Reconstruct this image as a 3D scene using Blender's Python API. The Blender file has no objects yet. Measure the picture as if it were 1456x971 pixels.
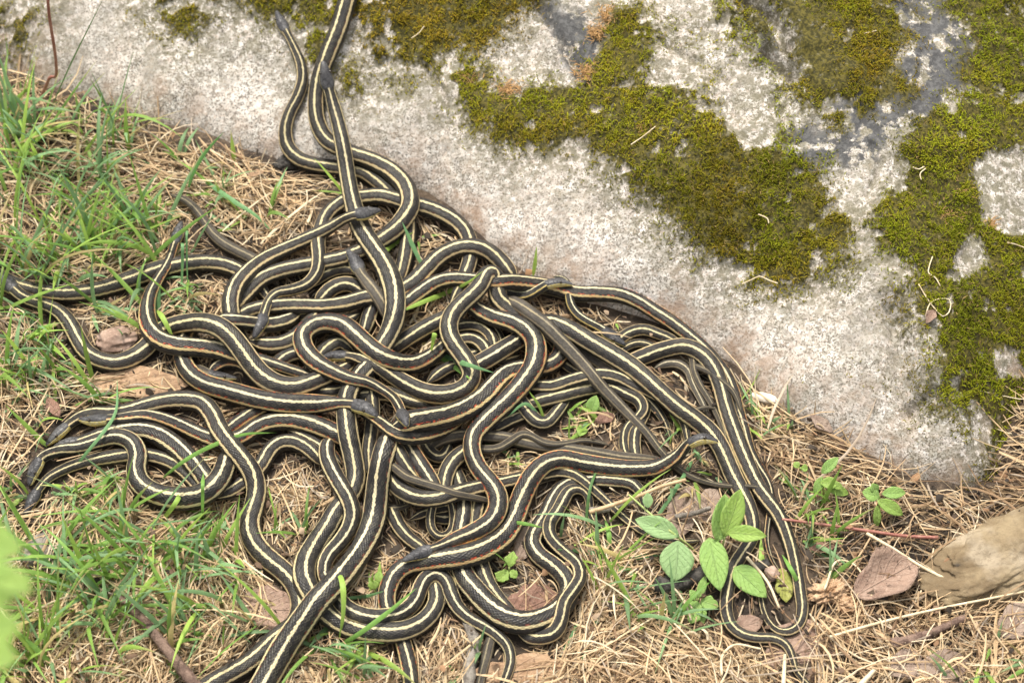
import bpy, math, random
import numpy as np
from mathutils import Vector, kdtree

random.seed(11)
rng = np.random.default_rng(11)
scene = bpy.context.scene
col = scene.collection

# ------------------------------------------------------------------ camera
PITCH = math.radians(57.0)          # looking down on the pile
CAM_D = 1.60
LENS = 67.0
CAM = np.array([0.0, -CAM_D * math.cos(PITCH), CAM_D * math.sin(PITCH) + 0.02])
cam_data = bpy.data.cameras.new('camera')
cam_data.lens = LENS
cam_data.sensor_width = 36.0
cam_data.clip_start = 0.02
cam_data.clip_end = 500.0
cam_data.dof.use_dof = True
cam_data.dof.focus_distance = 1.55
cam_data.dof.aperture_fstop = 6.3
cam = bpy.data.objects.new('camera', cam_data)
cam.location = CAM
cam.rotation_euler = (math.pi / 2 - PITCH, 0, 0)
col.objects.link(cam)
scene.camera = cam

# ------------------------------------------------------------------ sky, sun, exposure (bright overcast)
SUN_EL, SUN_AZ = math.radians(62), math.radians(-20)     # azimuth measured from +y (behind the rock) towards +x
world = bpy.data.worlds.new('World')
scene.world = world
world.use_nodes = True
wn = world.node_tree.nodes
wl = world.node_tree.links
bg = wn['Background']
sky = wn.new('ShaderNodeTexSky')
sky.sky_type = 'NISHITA'
sky.sun_disc = False
sky.sun_elevation = SUN_EL
sky.sun_rotation = SUN_AZ
sky.dust_density = 4.0
sky.air_density = 1.0
hsv = wn.new('ShaderNodeHueSaturation')
hsv.inputs['Saturation'].default_value = 0.10
wl.new(sky.outputs[0], hsv.inputs['Color'])
wl.new(hsv.outputs[0], bg.inputs['Color'])
bg.inputs['Strength'].default_value = 0.078
sun_data = bpy.data.lights.new('sun', 'SUN')
sun_data.energy = 1.5
sun_data.angle = math.radians(10)
sun_data.color = (1.0, 0.92, 0.80)
sun = bpy.data.objects.new('sun', sun_data)
sun_dir = Vector((math.sin(SUN_AZ) * math.cos(SUN_EL), math.cos(SUN_AZ) * math.cos(SUN_EL), math.sin(SUN_EL)))
sun.rotation_euler = sun_dir.to_track_quat('Z', 'Y').to_euler()
sun.location = sun_dir * 5
col.objects.link(sun)
vs = scene.view_settings
vs.view_transform = 'Standard'
vs.look = 'None'
vs.exposure = 1.40
vs.gamma = 1.0
vs.use_curve_mapping = False

# ------------------------------------------------------------------ helpers
TANH = 18.0 / LENS
FWD = np.array([0, math.cos(PITCH), -math.sin(PITCH)])
UP = np.array([0, math.sin(PITCH), math.cos(PITCH)])
RIGHT = np.array([1.0, 0, 0])

def rays(px, py):
    px = np.asarray(px, float); py = np.asarray(py, float)
    return (FWD[None] + RIGHT[None] * ((px - 728) / 728 * TANH)[:, None]
            + UP[None] * ((485.5 - py) / 728 * TANH)[:, None])

def at_z(px, py, z):
    d = rays(np.atleast_1d(px), np.atleast_1d(py))
    t = (np.atleast_1d(z) - CAM[2]) / d[:, 2]
    return CAM[None] + d * t[:, None]

def project(P):
    v = P - CAM[None]
    dz = v @ FWD
    return 728 + (v @ RIGHT) / dz / TANH * 728, 485.5 - (v @ UP) / dz / TANH * 728, dz

MPP = CAM_D * TANH / 728            # metres per photo pixel near the middle

def _hash(ix, iy, seed):
    n = (ix.astype(np.int64) * 374761393 + iy.astype(np.int64) * 668265263 + seed * 1442695041) & 0xffffffff
    n = ((n ^ (n >> 13)) * 1274126177) & 0xffffffff
    return ((n ^ (n >> 16)) & 0xffff) / 65535.0

def vnoise(x, y, seed=0):
    ix = np.floor(x); iy = np.floor(y)
    fx = x - ix; fy = y - iy
    fx = fx * fx * fx * (fx * (fx * 6 - 15) + 10); fy = fy * fy * fy * (fy * (fy * 6 - 15) + 10)
    a = _hash(ix, iy, seed); b = _hash(ix + 1, iy, seed)
    c = _hash(ix, iy + 1, seed); d = _hash(ix + 1, iy + 1, seed)
    return (a * (1 - fx) + b * fx) * (1 - fy) + (c * (1 - fx) + d * fx) * fy

def fbm(x, y, seed=0, octv=4, gain=0.5):
    s = 0; a = 1; t = 0
    for k in range(octv):
        s = s + a * (vnoise(x * 2 ** k + 17.3 * k, y * 2 ** k - 9.1 * k, seed + k) * 2 - 1)
        t += a; a *= gain
    return s / t

def sstep(a, b, x):
    t = np.clip((x - a) / (b - a), 0, 1)
    return t * t * (3 - 2 * t)

def seg_dist(P, A, B):
    d = B - A
    t = np.clip(((P - A) @ d) / max(d @ d, 1e-12), 0, 1)
    q = A + t[:, None] * d
    return np.hypot(P[:, 0] - q[:, 0], P[:, 1] - q[:, 1])

def poly_sd(P, poly):
    """signed distance to a closed polygon, positive inside"""
    P = np.asarray(P, float); poly = np.asarray(poly, float)
    D = np.full(len(P), 1e9); ins = np.zeros(len(P), bool)
    for i in range(len(poly)):
        A = poly[i]; B = poly[(i + 1) % len(poly)]
        D = np.minimum(D, seg_dist(P, A, B))
        c = (A[1] > P[:, 1]) != (B[1] > P[:, 1])
        if abs(B[1] - A[1]) > 1e-12:
            xi = (B[0] - A[0]) * (P[:, 1] - A[1]) / (B[1] - A[1]) + A[0]
            ins ^= c & (P[:, 0] < xi)
    return np.where(ins, D, -D)

def line_dist(P, pts):
    D = np.full(len(P), 1e9)
    pts = np.asarray(pts, float)
    for i in range(len(pts) - 1):
        D = np.minimum(D, seg_dist(P, pts[i], pts[i + 1]))
    return D

def catmull(C, step):
    """resample rows of C (first two columns set the arc length) at about `step`"""
    C = np.asarray(C, float)
    n = len(C)
    E = np.vstack([2 * C[0] - C[1], C, 2 * C[-1] - C[-2]])
    out = []
    for i in range(n - 1):
        p0, p1, p2, p3 = E[i], E[i + 1], E[i + 2], E[i + 3]
        k = max(2, int(np.hypot(*(p2 - p1)[:2]) / 2))
        t = np.linspace(0, 1, k, endpoint=False)[:, None]
        # centripetal-like: scale tangents by neighbouring chord lengths
        l0 = np.hypot(*(p1 - p0)[:2]) + 1e-6; l1 = np.hypot(*(p2 - p1)[:2]) + 1e-6; l2 = np.hypot(*(p3 - p2)[:2]) + 1e-6
        m1 = ((p1 - p0) / l0 * l1 + (p2 - p1) / l1 * l0) / (l0 + l1) * l1
        m2 = ((p2 - p1) / l1 * l2 + (p3 - p2) / l2 * l1) / (l1 + l2) * l1
        out.append((2 * t**3 - 3 * t**2 + 1) * p1 + (t**3 - 2 * t**2 + t) * m1 + (-2 * t**3 + 3 * t**2) * p2 + (t**3 - t**2) * m2)
    out.append(C[-1:])
    Q = np.vstack(out)
    s = np.concatenate([[0], np.cumsum(np.hypot(np.diff(Q[:, 0]), np.diff(Q[:, 1])))])
    m = max(6, int(s[-1] / step) + 1)
    u = np.linspace(0, s[-1], m)
    return np.stack([np.interp(u, s, Q[:, k]) for k in range(Q.shape[1])], 1)

def mesh_obj(name, V, F, mats, parent=None, smooth=True, loc=None, uv=None, attrs=None, colors=None, matidx=None):
    """V (n,3) world coords; F list/array of faces; origin put at loc (default: base centre)"""
    V = np.asarray(V, float)
    if loc is None:
        loc = np.array([V[:, 0].mean(), V[:, 1].mean(), V[:, 2].min()])
    loc = np.asarray(loc, float)
    me = bpy.data.meshes.new(name)
    F = np.asarray(F) if not isinstance(F, list) else F
    if isinstance(F, np.ndarray):
        n, k = F.shape
        me.vertices.add(len(V)); me.vertices.foreach_set('co', (V - loc).astype(np.float32).ravel())
        me.loops.add(n * k); me.loops.foreach_set('vertex_index', F.astype(np.int32).ravel())
        me.polygons.add(n)
        me.polygons.foreach_set('loop_start', np.arange(0, n * k, k, dtype=np.int32))
        me.polygons.foreach_set('loop_total', np.full(n, k, dtype=np.int32))
        me.update(calc_edges=True)
    else:
        me.from_pydata([tuple(v) for v in (V - loc)], [], F)
    if smooth:
        me.polygons.foreach_set('use_smooth', np.ones(len(me.polygons), bool))
    if uv is not None:
        lay = me.uv_layers.new(name='UVMap')
        li = np.empty(len(me.loops), np.int32); me.loops.foreach_get('vertex_index', li)
        lay.data.foreach_set('uv', np.asarray(uv, np.float32)[li].ravel())
    if attrs:
        for k, a in attrs.items():
            at = me.attributes.new(k, 'FLOAT', 'POINT'); at.data.foreach_set('value', np.asarray(a, np.float32))
    if colors is not None:
        c = np.ones((len(V), 4), np.float32); c[:, :3] = colors
        at = me.attributes.new('tint', 'FLOAT_COLOR', 'POINT'); at.data.foreach_set('color', c.ravel())
    for m in (mats if isinstance(mats, (list, tuple)) else [mats]):
        me.materials.append(m)
    if matidx is not None:
        me.polygons.foreach_set('material_index', np.asarray(matidx, np.int32))
    o = bpy.data.objects.new(name, me)
    col.objects.link(o)
    if parent is not None:
        o.parent = parent
        o.location = Vector(loc) - Vector(parent['_loc'] if '_loc' in parent else parent.location)
    else:
        o.location = loc
    return o

def tag(o, label=None, cat=None, group=None, kind=None):
    if label: o['label'] = label
    if cat: o['category'] = cat
    if group: o['group'] = group
    if kind: o['kind'] = kind
    return o

def empty(name, loc):
    o = bpy.data.objects.new(name, None)
    o.empty_display_size = 0.02
    col.objects.link(o); o.location = loc
    return o

def ribbons(name, P, W, S, colors, mat, fold=0.25, parent=None, tipw=True):
    """P (M,K,3) centre lines, W (M,K) widths, S (M,3) or (M,K,3) side directions -> one mesh of folded strips"""
    M, K, _ = P.shape
    if S.ndim == 2:
        S = np.repeat(S[:, None, :], K, 1)
    T = np.gradient(P, axis=1)
    T /= np.linalg.norm(T, axis=2, keepdims=True) + 1e-12
    S = S - (S * T).sum(2, keepdims=True) * T
    S /= np.linalg.norm(S, axis=2, keepdims=True) + 1e-12
    N = np.cross(S, T)
    N *= np.where(N[:, :, 2:3] < 0, -1, 1)
    L = P - S * W[:, :, None] / 2
    R = P + S * W[:, :, None] / 2
    C = P + N * W[:, :, None] * fold
    V = np.stack([L, C, R], 2).reshape(-1, 3)
    idx = np.arange(M * K * 3).reshape(M, K, 3)
    q1 = np.stack([idx[:, :-1, 0], idx[:, :-1, 1], idx[:, 1:, 1], idx[:, 1:, 0]], -1).reshape(-1, 4)
    q2 = np.stack([idx[:, :-1, 1], idx[:, :-1, 2], idx[:, 1:, 2], idx[:, 1:, 1]], -1).reshape(-1, 4)
    cc = np.asarray(colors)
    if cc.ndim == 2:
        cc = np.repeat(cc[:, None, :], K, 1)
    cols = np.repeat(cc.reshape(-1, 3), 3, 0)
    return mesh_obj(name, V, np.vstack([q1, q2]), mat, parent=parent, colors=cols)

# ------------------------------------------------------------------ material helpers
def new_mat(name):
    m = bpy.data.materials.new(name); m.use_nodes = True
    nt = m.node_tree
    return m, nt, nt.nodes['Principled BSDF']

class NB:
    """tiny node builder"""
    def __init__(s, nt): s.nt = nt
    def n(s, t, **kw):
        nd = s.nt.nodes.new(t)
        for k, v in kw.items(): setattr(nd, k, v)
        return nd
    def link(s, a, b): s.nt.links.new(a, b)
    def put(s, sock, v):
        if isinstance(v, bpy.types.NodeSocket): s.link(v, sock)
        else: sock.default_value = v
    def math(s, op, a, b=0.0, c=0.0, clamp=False):
        nd = s.n('ShaderNodeMath', operation=op, use_clamp=clamp)
        s.put(nd.inputs[0], a); s.put(nd.inputs[1], b); s.put(nd.inputs[2], c)
        return nd.outputs[0]
    def mix(s, f, a, b, blend='MIX'):
        nd = s.n('ShaderNodeMix', data_type='RGBA', blend_type=blend)
        s.put(nd.inputs[0], f)
        s.put(nd.inputs[6], a if isinstance(a, bpy.types.NodeSocket) else (*a, 1) if len(a) == 3 else a)
        s.put(nd.inputs[7], b if isinstance(b, bpy.types.NodeSocket) else (*b, 1) if len(b) == 3 else b)
        return nd.outputs[2]
    def step(s, x, lo, hi):
        nd = s.n('ShaderNodeMapRange', interpolation_type='SMOOTHSTEP')
        s.put(nd.inputs[0], x); s.put(nd.inputs[1], lo); s.put(nd.inputs[2], hi)
        return nd.outputs[0]
    def noise(s, vec, scale, detail=3, rough=0.55, dim='3D'):
        nd = s.n('ShaderNodeTexNoise', noise_dimensions=dim)
        if vec is not None: s.link(vec, nd.inputs['Vector'])
        nd.inputs['Scale'].default_value = scale; nd.inputs['Detail'].default_value = detail
        nd.inputs['Roughness'].default_value = rough
        return nd.outputs[0]
    def geo_pos(s):
        return s.n('ShaderNodeNewGeometry').outputs['Position']
    def attr(s, name, out='Fac'):
        return s.n('ShaderNodeAttribute', attribute_name=name).outputs[out]
    def bump(s, h, strength, dist):
        nd = s.n('ShaderNodeBump'); s.link(h, nd.inputs['Height'])
        nd.inputs['Strength'].default_value = strength; nd.inputs['Distance'].default_value = dist
        return nd.outputs[0]
# ================================================================== TERRAIN FUNCTIONS
BASE_PX = [(-420, 40), (-150, 75), (-20, 95), (60, 128), (130, 158), (230, 190), (330, 216), (410, 246), (500, 262), (600, 292), (680, 342),
           (742, 392), (830, 436), (900, 462), (960, 492), (1040, 528), (1090, 572), (1160, 614), (1230, 655), (1310, 692),
           (1385, 712), (1418, 690), (1432, 640), (1448, 590), (1490, 500), (1560, 400)]
_b = at_z([p[0] for p in BASE_PX], [p[1] for p in BASE_PX], 0.0)[:, :2]
ROCK_POLY = np.vstack([_b, [[0.72, 0.55], [0.85, 0.95], [0.5, 1.35], [-0.4, 1.45], [-1.1, 1.2], [-1.2, 0.7]]])

CRACKS_PX = [  # polyline, width (m), depth (m)
    ([(752, -10), (775, 25), (800, 62), (818, 88), (838, 120)], 0.0022, 0.005),
    ([(1058, -8), (1088, 12), (1112, 40), (1122, 62)], 0.004, 0.014),
    ([(1090, 65), (1112, 85), (1130, 108)], 0.0035, 0.012),
    ([(600, 88), (612, 110), (640, 150)], 0.0016, 0.003),
    ([(632, 215), (655, 252), (670, 290)], 0.0012, 0.002),
    ([(940, 60), (965, 75), (1010, 95), (1035, 118)], 0.0016, 0.003),
    ([(1270, 440), (1282, 490), (1290, 530), (1300, 575)], 0.006, 0.007),
    ([(1300, 575), (1345, 556), (1395, 548)], 0.004, 0.006),
    ([(990, 345), (996, 385), (997, 415)], 0.002, 0.002),
    ([(1240, 205), (1250, 235), (1235, 280)], 0.0018, 0.003),
    ([(1098, 140), (1112, 200), (1106, 250)], 0.004, 0.004),
]

def ground_h(P):
    x, y = P[:, 0], P[:, 1]
    r = np.hypot(x, y)
    h = 0.006 * fbm(x * 7, y * 7, 3, 3) + 0.0022 * fbm(x * 40, y * 40, 8, 2)
    h = h + 0.03 * np.clip(r - 1.2, 0, 40) * fbm(x * 0.35, y * 0.35, 5, 3)
    return h

def rock_base_h(P):
    d = poly_sd(P, ROCK_POLY)
    x, y = P[:, 0], P[:, 1]
    d = d + 0.010 * fbm(x * 9, y * 9, 21, 3)
    dp = np.clip(d, 0, None)
    h = 0.034 * (1 - np.exp(-dp / 0.022)) + 0.40 * (1 - np.exp(-dp * 0.44 / 0.40))
    # the mossy right flank is a rounded shoulder
    h = h + sstep(0, 0.08, dp) * (0.016 * fbm(x * 4.5, y * 4.5, 31, 3) + 0.0065 * fbm(x * 19, y * 19, 41, 4))
    h = h + sstep(0, 0.02, dp) * 0.0016 * fbm(x * 90, y * 90, 51, 3)
    h = np.where(d > 0, h, np.maximum(d * 2.2, -0.30))
    return h - 0.012

def surf_h(P, f=None):
    return np.maximum(ground_h(P), rock_base_h(P))

# tabulated surface height (soil or rock, whichever is higher) for fast look-ups
GX0, GX1, GY0, GY1, GS = -1.05, 1.05, -0.75, 1.05, 0.003
_gx = np.arange(GX0, GX1 + GS, GS); _gy = np.arange(GY0, GY1 + GS, GS)
_X, _Y = np.meshgrid(_gx, _gy)
HGRID = surf_h(np.stack([_X.ravel(), _Y.ravel()], 1)).reshape(_X.shape)

def surf_h(P, f=None):
    fx = np.clip((P[:, 0] - GX0) / GS, 0, len(_gx) - 1.001); fy = np.clip((P[:, 1] - GY0) / GS, 0, len(_gy) - 1.001)
    ix = fx.astype(int); iy = fy.astype(int); fx = fx - ix; fy = fy - iy
    return ((HGRID[iy, ix] * (1 - fx) + HGRID[iy, ix + 1] * fx) * (1 - fy)
            + (HGRID[iy + 1, ix] * (1 - fx) + HGRID[iy + 1, ix + 1] * fx) * fy)

def on_surface(px, py, lift=0.0, f=surf_h):
    px = np.atleast_1d(np.asarray(px, float)); py = np.atleast_1d(np.asarray(py, float))
    z = np.zeros(len(px))
    for k in range(30):
        P = at_z(px, py, z)
        z = z + 0.45 * (f(P[:, :2]) + lift - z)
    return at_z(px, py, z)

CRACKS = [(on_surface([p[0] for p in c[0]], [p[1] for p in c[0]], f=surf_h)[:, :2], c[1], c[2]) for c in CRACKS_PX]

def rock_h(P):
    h = rock_base_h(P)
    for pts, w, dep in CRACKS:
        lo = pts.min(0) - 0.05; hi = pts.max(0) + 0.05
        m = np.where((P[:, 0] > lo[0]) & (P[:, 0] < hi[0]) & (P[:, 1] > lo[1]) & (P[:, 1] < hi[1]))[0]
        if len(m) == 0: continue
        Q = P[m] + 0.003 * np.stack([fbm(P[m, 0] * 60, P[m, 1] * 60, 61, 2), fbm(P[m, 0] * 60, P[m, 1] * 60, 67, 2)], 1)
        dd = line_dist(Q, pts)
        if dep > 0.01:      # one lip stands higher than the other
            A, B = pts[0], pts[-1]; n_ = np.array([-(B - A)[1], (B - A)[0]]) / np.linalg.norm(B - A)
            sd = (P[m] - A) @ n_
            h[m] += 0.007 * sstep(0, 0.006, sd) * np.exp(-np.clip(sd, 0, None) / 0.03) * np.exp(-(dd / 0.035) ** 2)
        h[m] -= 1.7 * dep * np.exp(-(dd / (1.5 * w)) ** 2)
    return h

MOSS_PX = [  # polygon, strength, hue (0 olive-brown .. 1 fresh green)
    ([(503, -20), (518, 40), (535, 78), (575, 88), (610, 86), (645, 52), (680, 72), (715, 45), (745, 18), (775, -20)], 1.0, 0.12),
    ([(484, 95), (508, 92), (512, 125), (488, 132)], 0.75, 0.5),
    ([(528, 95), (570, 88), (600, 105), (580, 132), (540, 128)], 0.45, 0.45),
    ([(635, 108), (662, 84), (695, 108), (700, 130), (740, 142), (790, 128), (830, 120), (850, 80), (868, 30), (900, 20), (930, 45), (925, 90), (905, 112),
      (960, 118), (1000, 108), (1012, 150), (1045, 200), (1100, 215), (1165, 265), (1205, 320), (1195, 372), (1150, 396), (1080, 402), (1035, 375),
      (985, 342), (952, 312), (950, 265), (905, 255), (870, 225), (820, 215), (778, 200), (745, 205), (700, 185), (655, 148)], 0.95, 0.5),
    ([(905, 225), (960, 180), (1040, 190), (1110, 225), (1165, 265), (1200, 320), (1190, 372), (1140, 392), (1060, 385), (1000, 345), (955, 300)], 1.0, 0.58, 0.66),
    ([(1028, -20), (1195, -20), (1265, -5), (1292, 55), (1262, 100), (1292, 128), (1240, 146), (1190, 165), (1165, 150), (1135, 128), (1105, 88), (1068, 48)], 1.0, 0.30),
    ([(1015, -20), (1060, 20), (1100, 60), (1125, 100), (1100, 110), (1050, 70), (1010, 30)], 0.75, 0.8),
    ([(1335, -20), (1480, -20), (1480, 200), (1440, 225), (1400, 220), (1378, 242), (1392, 290), (1425, 330), (1480, 335), (1480, 620), (1445, 668),
      (1415, 650), (1405, 600), (1340, 565), (1345, 510), (1310, 420), (1268, 350), (1235, 300), (1275, 262), (1292, 192), (1330, 168), (1382, 132), (1388, 60)], 1.0, 0.8),
    ([(1300, 180), (1350, 160), (1385, 215), (1380, 260), (1370, 330), (1320, 380), (1290, 300)], 1.0, 0.6, 0.75),
    ([(212, -20), (302, -20), (292, 28), (262, 48), (232, 28)], 0.9, 0.4),
    ([(-20, 20), (40, 24), (38, 48), (10, 75), (-20, 80)], 0.9, 0.6),
    ([(330, -20), (490, -20), (476, 50), (450, 100), (438, 75), (424, 30), (362, 16)], 0.95, 0.5),
    ([(1095, 140), (1118, 175), (1122, 235), (1108, 256), (1096, 200)], 0.8, 0.8),
    ([(1190, 190), (1170, 210), (1150, 260), (1180, 285), (1200, 240)], 0.45, 0.7),
    ([(1080, 540), (1300, 470), (1340, 560), (1330, 600), (1290, 560)], 0.16, 0.5),
    ([(1260, 380), (1330, 400), (1350, 520), (1320, 560), (1285, 470)], 0.5, 0.7),
    ([(1405, 590), (1456, 560), (1445, 680), (1412, 690)], 0.9, 0.5, 0.7),
    ([(1265, 420), (1335, 555), (1400, 595), (1440, 640), (1425, 705), (1392, 700), (1380, 645), (1320, 605), (1278, 540)], 0.5, 0.5, 0.7),
    ([(860, 0), (1010, 0), (1010, 60), (940, 120), (880, 100)], 0.3, 0.6),
]
MOSS_HOLES = [[(1382, 242), (1402, 220), (1440, 215), (1490, 225), (1490, 332), (1432, 332), (1402, 296)],
              [(1352, 378), (1380, 340), (1402, 368), (1372, 392)], [(1415, 505), (1440, 500), (1448, 530), (1420, 535)],
              [(930, 90), (960, 70), (1000, 95), (1000, 125), (945, 118)], [(1040, 110), (1085, 100), (1105, 190), (1060, 215), (1035, 170)]]
GREY_PX = [[(1268, -20), (1385, -20), (1380, 110), (1330, 150), (1290, 190), (1250, 205), (1195, 195), (1185, 150), (1262, 138), (1290, 70)],
           [(780, 20), (860, 40), (880, 100), (850, 120), (800, 90)], [(1130, 190), (1250, 180), (1240, 230), (1150, 240)]]

def moss_fields(P3):
    px, py, _ = project(P3)
    Q = np.stack([px, py], 1)
    wob = 26 * fbm(P3[:, 0] * 34, P3[:, 1] * 34, 71, 5, 0.7)
    gap = fbm(P3[:, 0] * 55, P3[:, 1] * 55, 73, 4, 0.65)
    m = np.zeros(len(P3)); hue = np.full(len(P3), 0.5); near = np.zeros(len(P3)); lum = np.ones(len(P3))
    for row in MOSS_PX:
        poly, s, hu = row[:3]; br = 1.0
        d = poly_sd(Q, poly) + wob + 9
        near = np.maximum(near, sstep(-120, 5, d + wob * 0.6) * min(1, s + 0.2))
        k = (0.48 * sstep(-55, 2, d) + 0.52 * sstep(-10, 26, d)) * s * br
        k = k * (1 - 0.85 * sstep(0.20, 0.48, gap + 0.28 * (1 - sstep(0, 40, d)) - 0.22 * (s - 0.5)))
        hue = np.where(k > m, hu, hue); lum = np.where(k > m, row[3] if len(row) > 3 else 1.0, lum); m = np.maximum(m, k)
    for poly in MOSS_HOLES:
        d = poly_sd(Q, poly) + wob * 0.7
        m = m * (1 - sstep(-8, 8, d))
    for (pts, w, dep) in CRACKS:      # no moss inside the open cracks
        if dep > 0.01:
            m = m * (1 - np.exp(-(line_dist(P3[:, :2], pts) / (2.2 * w)) ** 2))
    g = np.zeros(len(P3))
    for poly in GREY_PX:
        g = np.maximum(g, sstep(-16, 14, poly_sd(Q, poly) + 8 + wob * 1.3))
    far = (px < -60) | (px > 1520) | (py < -40)
    if far.any():   # beyond the picture the moss goes on in the same sort of patches
        f = sstep(0.02, 0.22, fbm(P3[:, 0] * 7, P3[:, 1] * 7, 77, 4))
        m = np.where(far, f, m)
    return m, hue, g, near, lum

def moss_swell(P, m):
    """moss stands up from the stone in small cushions"""
    return sstep(0.25, 0.9, m) * (0.0022 + 0.0032 * np.clip(fbm(P[:, 0] * 75, P[:, 1] * 75, 111, 3) + 0.25, 0, 1))

# ================================================================== GROUND AND ROCK
def soil_material():
    m, nt, b = new_mat('soil')
    nb = NB(nt); p = nb.geo_pos()
    n1 = nb.noise(p, 14, 4); n2 = nb.noise(p, 160, 4, 0.7)
    c = nb.mix(nb.step(n1, 0.38, 0.62), (0.030, 0.022, 0.017), (0.090, 0.064, 0.043))
    c = nb.mix(nb.step(n2, 0.50, 0.72), c, (0.17, 0.125, 0.085))
    nb.link(c, b.inputs['Base Color'])
    b.inputs['Roughness'].default_value = 0.95
    nb.link(nb.bump(n2, 0.8, 0.004), b.inputs['Normal'])
    return m

def rock_material(name='granite', tint=None):
    m, nt, b = new_mat(name)
    nb = NB(nt); p = nb.geo_pos()
    moss = nb.attr('moss'); grey = nb.attr('grey'); foot = nb.attr('foot')
    big = nb.noise(p, 6, 4); mid = nb.noise(p, 38, 4, 0.6); fine = nb.noise(p, 190, 3, 0.65); fine2 = nb.noise(p, 330, 2, 0.6)
    pale = nb.mix(nb.step(big, 0.35, 0.65), (0.72, 0.67, 0.61), (0.66, 0.59, 0.525))
    pale = nb.mix(nb.step(mid, 0.45, 0.7), pale, (0.82, 0.77, 0.70))
    wv = nb.n('ShaderNodeVectorMath', operation='ADD')
    wn_ = nb.n('ShaderNodeTexNoise'); nb.link(p, wn_.inputs['Vector']); wn_.inputs['Scale'].default_value = 260
    ws = nb.n('ShaderNodeVectorMath', operation='SCALE'); nb.link(wn_.outputs['Color'], ws.inputs[0]); ws.inputs['Scale'].default_value = 0.004
    nb.link(p, wv.inputs[0]); nb.link(ws.outputs[0], wv.inputs[1])
    # mineral grains
    vor = nb.n('ShaderNodeTexVoronoi', feature='F1'); nb.link(wv.outputs[0], vor.inputs['Vector']); vor.inputs['Scale'].default_value = 420
    grain = nb.n('ShaderNodeSeparateColor'); nb.link(vor.outputs['Color'], grain.inputs[0])
    gsel = nb.math('ADD', grain.outputs[0], nb.math('MULTIPLY', nb.math('SUBTRACT', mid, 0.5), 0.85))
    dark = nb.step(gsel, 0.60, 0.80)
    c = nb.mix(nb.math('MULTIPLY', dark, 0.6), pale, (0.24, 0.21, 0.175))
    c = nb.mix(nb.math('MULTIPLY', nb.step(fine, 0.55, 0.66), 0.55), c, (0.27, 0.235, 0.19))
    c = nb.mix(nb.math('MULTIPLY', nb.step(grain.outputs[1], 0.80, 0.88), 0.75), c, (0.82, 0.79, 0.74))
    c = nb.mix(nb.math('MULTIPLY', nb.step(grain.outputs[2], 0.86, 0.92), 0.35), c, (0.58, 0.44, 0.34))
    fl = nb.noise(p, 620, 2, 0.5)
    c = nb.mix(nb.math('MULTIPLY', nb.step(nb.math('ADD', fl, nb.math('MULTIPLY', mid, 0.3)), 0.71, 0.75), 0.8), c, (0.13, 0.11, 0.09))
    # broad weathered greying
    w = nb.noise(p, 11, 5, 0.7)
    c = nb.mix(nb.math('MULTIPLY', nb.step(w, 0.53, 0.67), 0.5), c, (0.30, 0.28, 0.245))
    wa = nb.math('MULTIPLY', nb.attr('near'), nb.step(nb.noise(p, 130, 4, 0.7), 0.37, 0.57))
    c = nb.mix(nb.math('MULTIPLY', wa, 0.85), c, (0.165, 0.15, 0.095))
    # grey lichen crust
    gl = nb.math('MULTIPLY', grey, nb.step(nb.noise(p, 55, 5, 0.7), 0.42, 0.48))
    gc = nb.mix(nb.step(fine, 0.45, 0.6), (0.075, 0.075, 0.077), (0.13, 0.13, 0.13))
    c = nb.mix(nb.math('MULTIPLY', gl, 0.97), c, gc)
    # earthy pink-brown stain along the foot
    fc = nb.mix(nb.step(mid, 0.4, 0.6), (0.36, 0.235, 0.155), (0.48, 0.37, 0.29))
    c = nb.mix(nb.math('MULTIPLY', nb.math('MULTIPLY', foot, 0.75), nb.step(nb.noise(p, 45, 3, .6), 0.40, 0.66)), c, fc)
    # thin film of moss and algae
    mm = nb.math('ADD', moss, nb.math('MULTIPLY', 1.0, nb.math('ADD', nb.math('MULTIPLY', nb.math('SUBTRACT', fine, 0.5), 1.5), nb.math('MULTIPLY', nb.math('SUBTRACT', mid, 0.5), 0.9))))
    mc = nb.mix(nb.step(fine2, 0.4, 0.62), (0.042, 0.038, 0.010), (0.12, 0.10, 0.022))
    c = nb.mix(nb.step(mm, 0.28, 0.85), c, mc)
    if tint:
        c = nb.mix(0.8, c, (*tint, 1), 'MULTIPLY')
    nb.link(c, b.inputs['Base Color'])
    b.inputs['Roughness'].default_value = 0.85
    b.inputs['Specular IOR Level'].default_value = 0.25
    h = nb.math('ADD', nb.math('MULTIPLY', mid, 1.5), nb.math('ADD', fine, nb.math('MULTIPLY', grain.outputs[0], 0.25)))
    nb.link(nb.bump(h, 0.55, 0.0022), b.inputs['Normal'])
    return m

def build_ground():
    near = np.arange(-0.95, 0.9501, 0.0095)
    far = 0.95 + np.cumsum(0.02 * 1.28 ** np.arange(1, 30))
    ax = np.concatenate([-far[::-1], near, far])
    X, Y = np.meshgrid(ax, ax)
    P = np.stack([X.ravel(), Y.ravel()], 1)
    V = np.column_stack([P, ground_h(P)])
    n = len(ax); i = np.arange(n * n).reshape(n, n)
    F = np.stack([i[:-1, :-1], i[:-1, 1:], i[1:, 1:], i[1:, :-1]], -1).reshape(-1, 4)
    o = mesh_obj('ground', V, F, soil_material(), loc=(0, 0, 0))
    tag(o, 'dark brown soil under the dead grass', 'ground', kind='structure')
    return o

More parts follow.
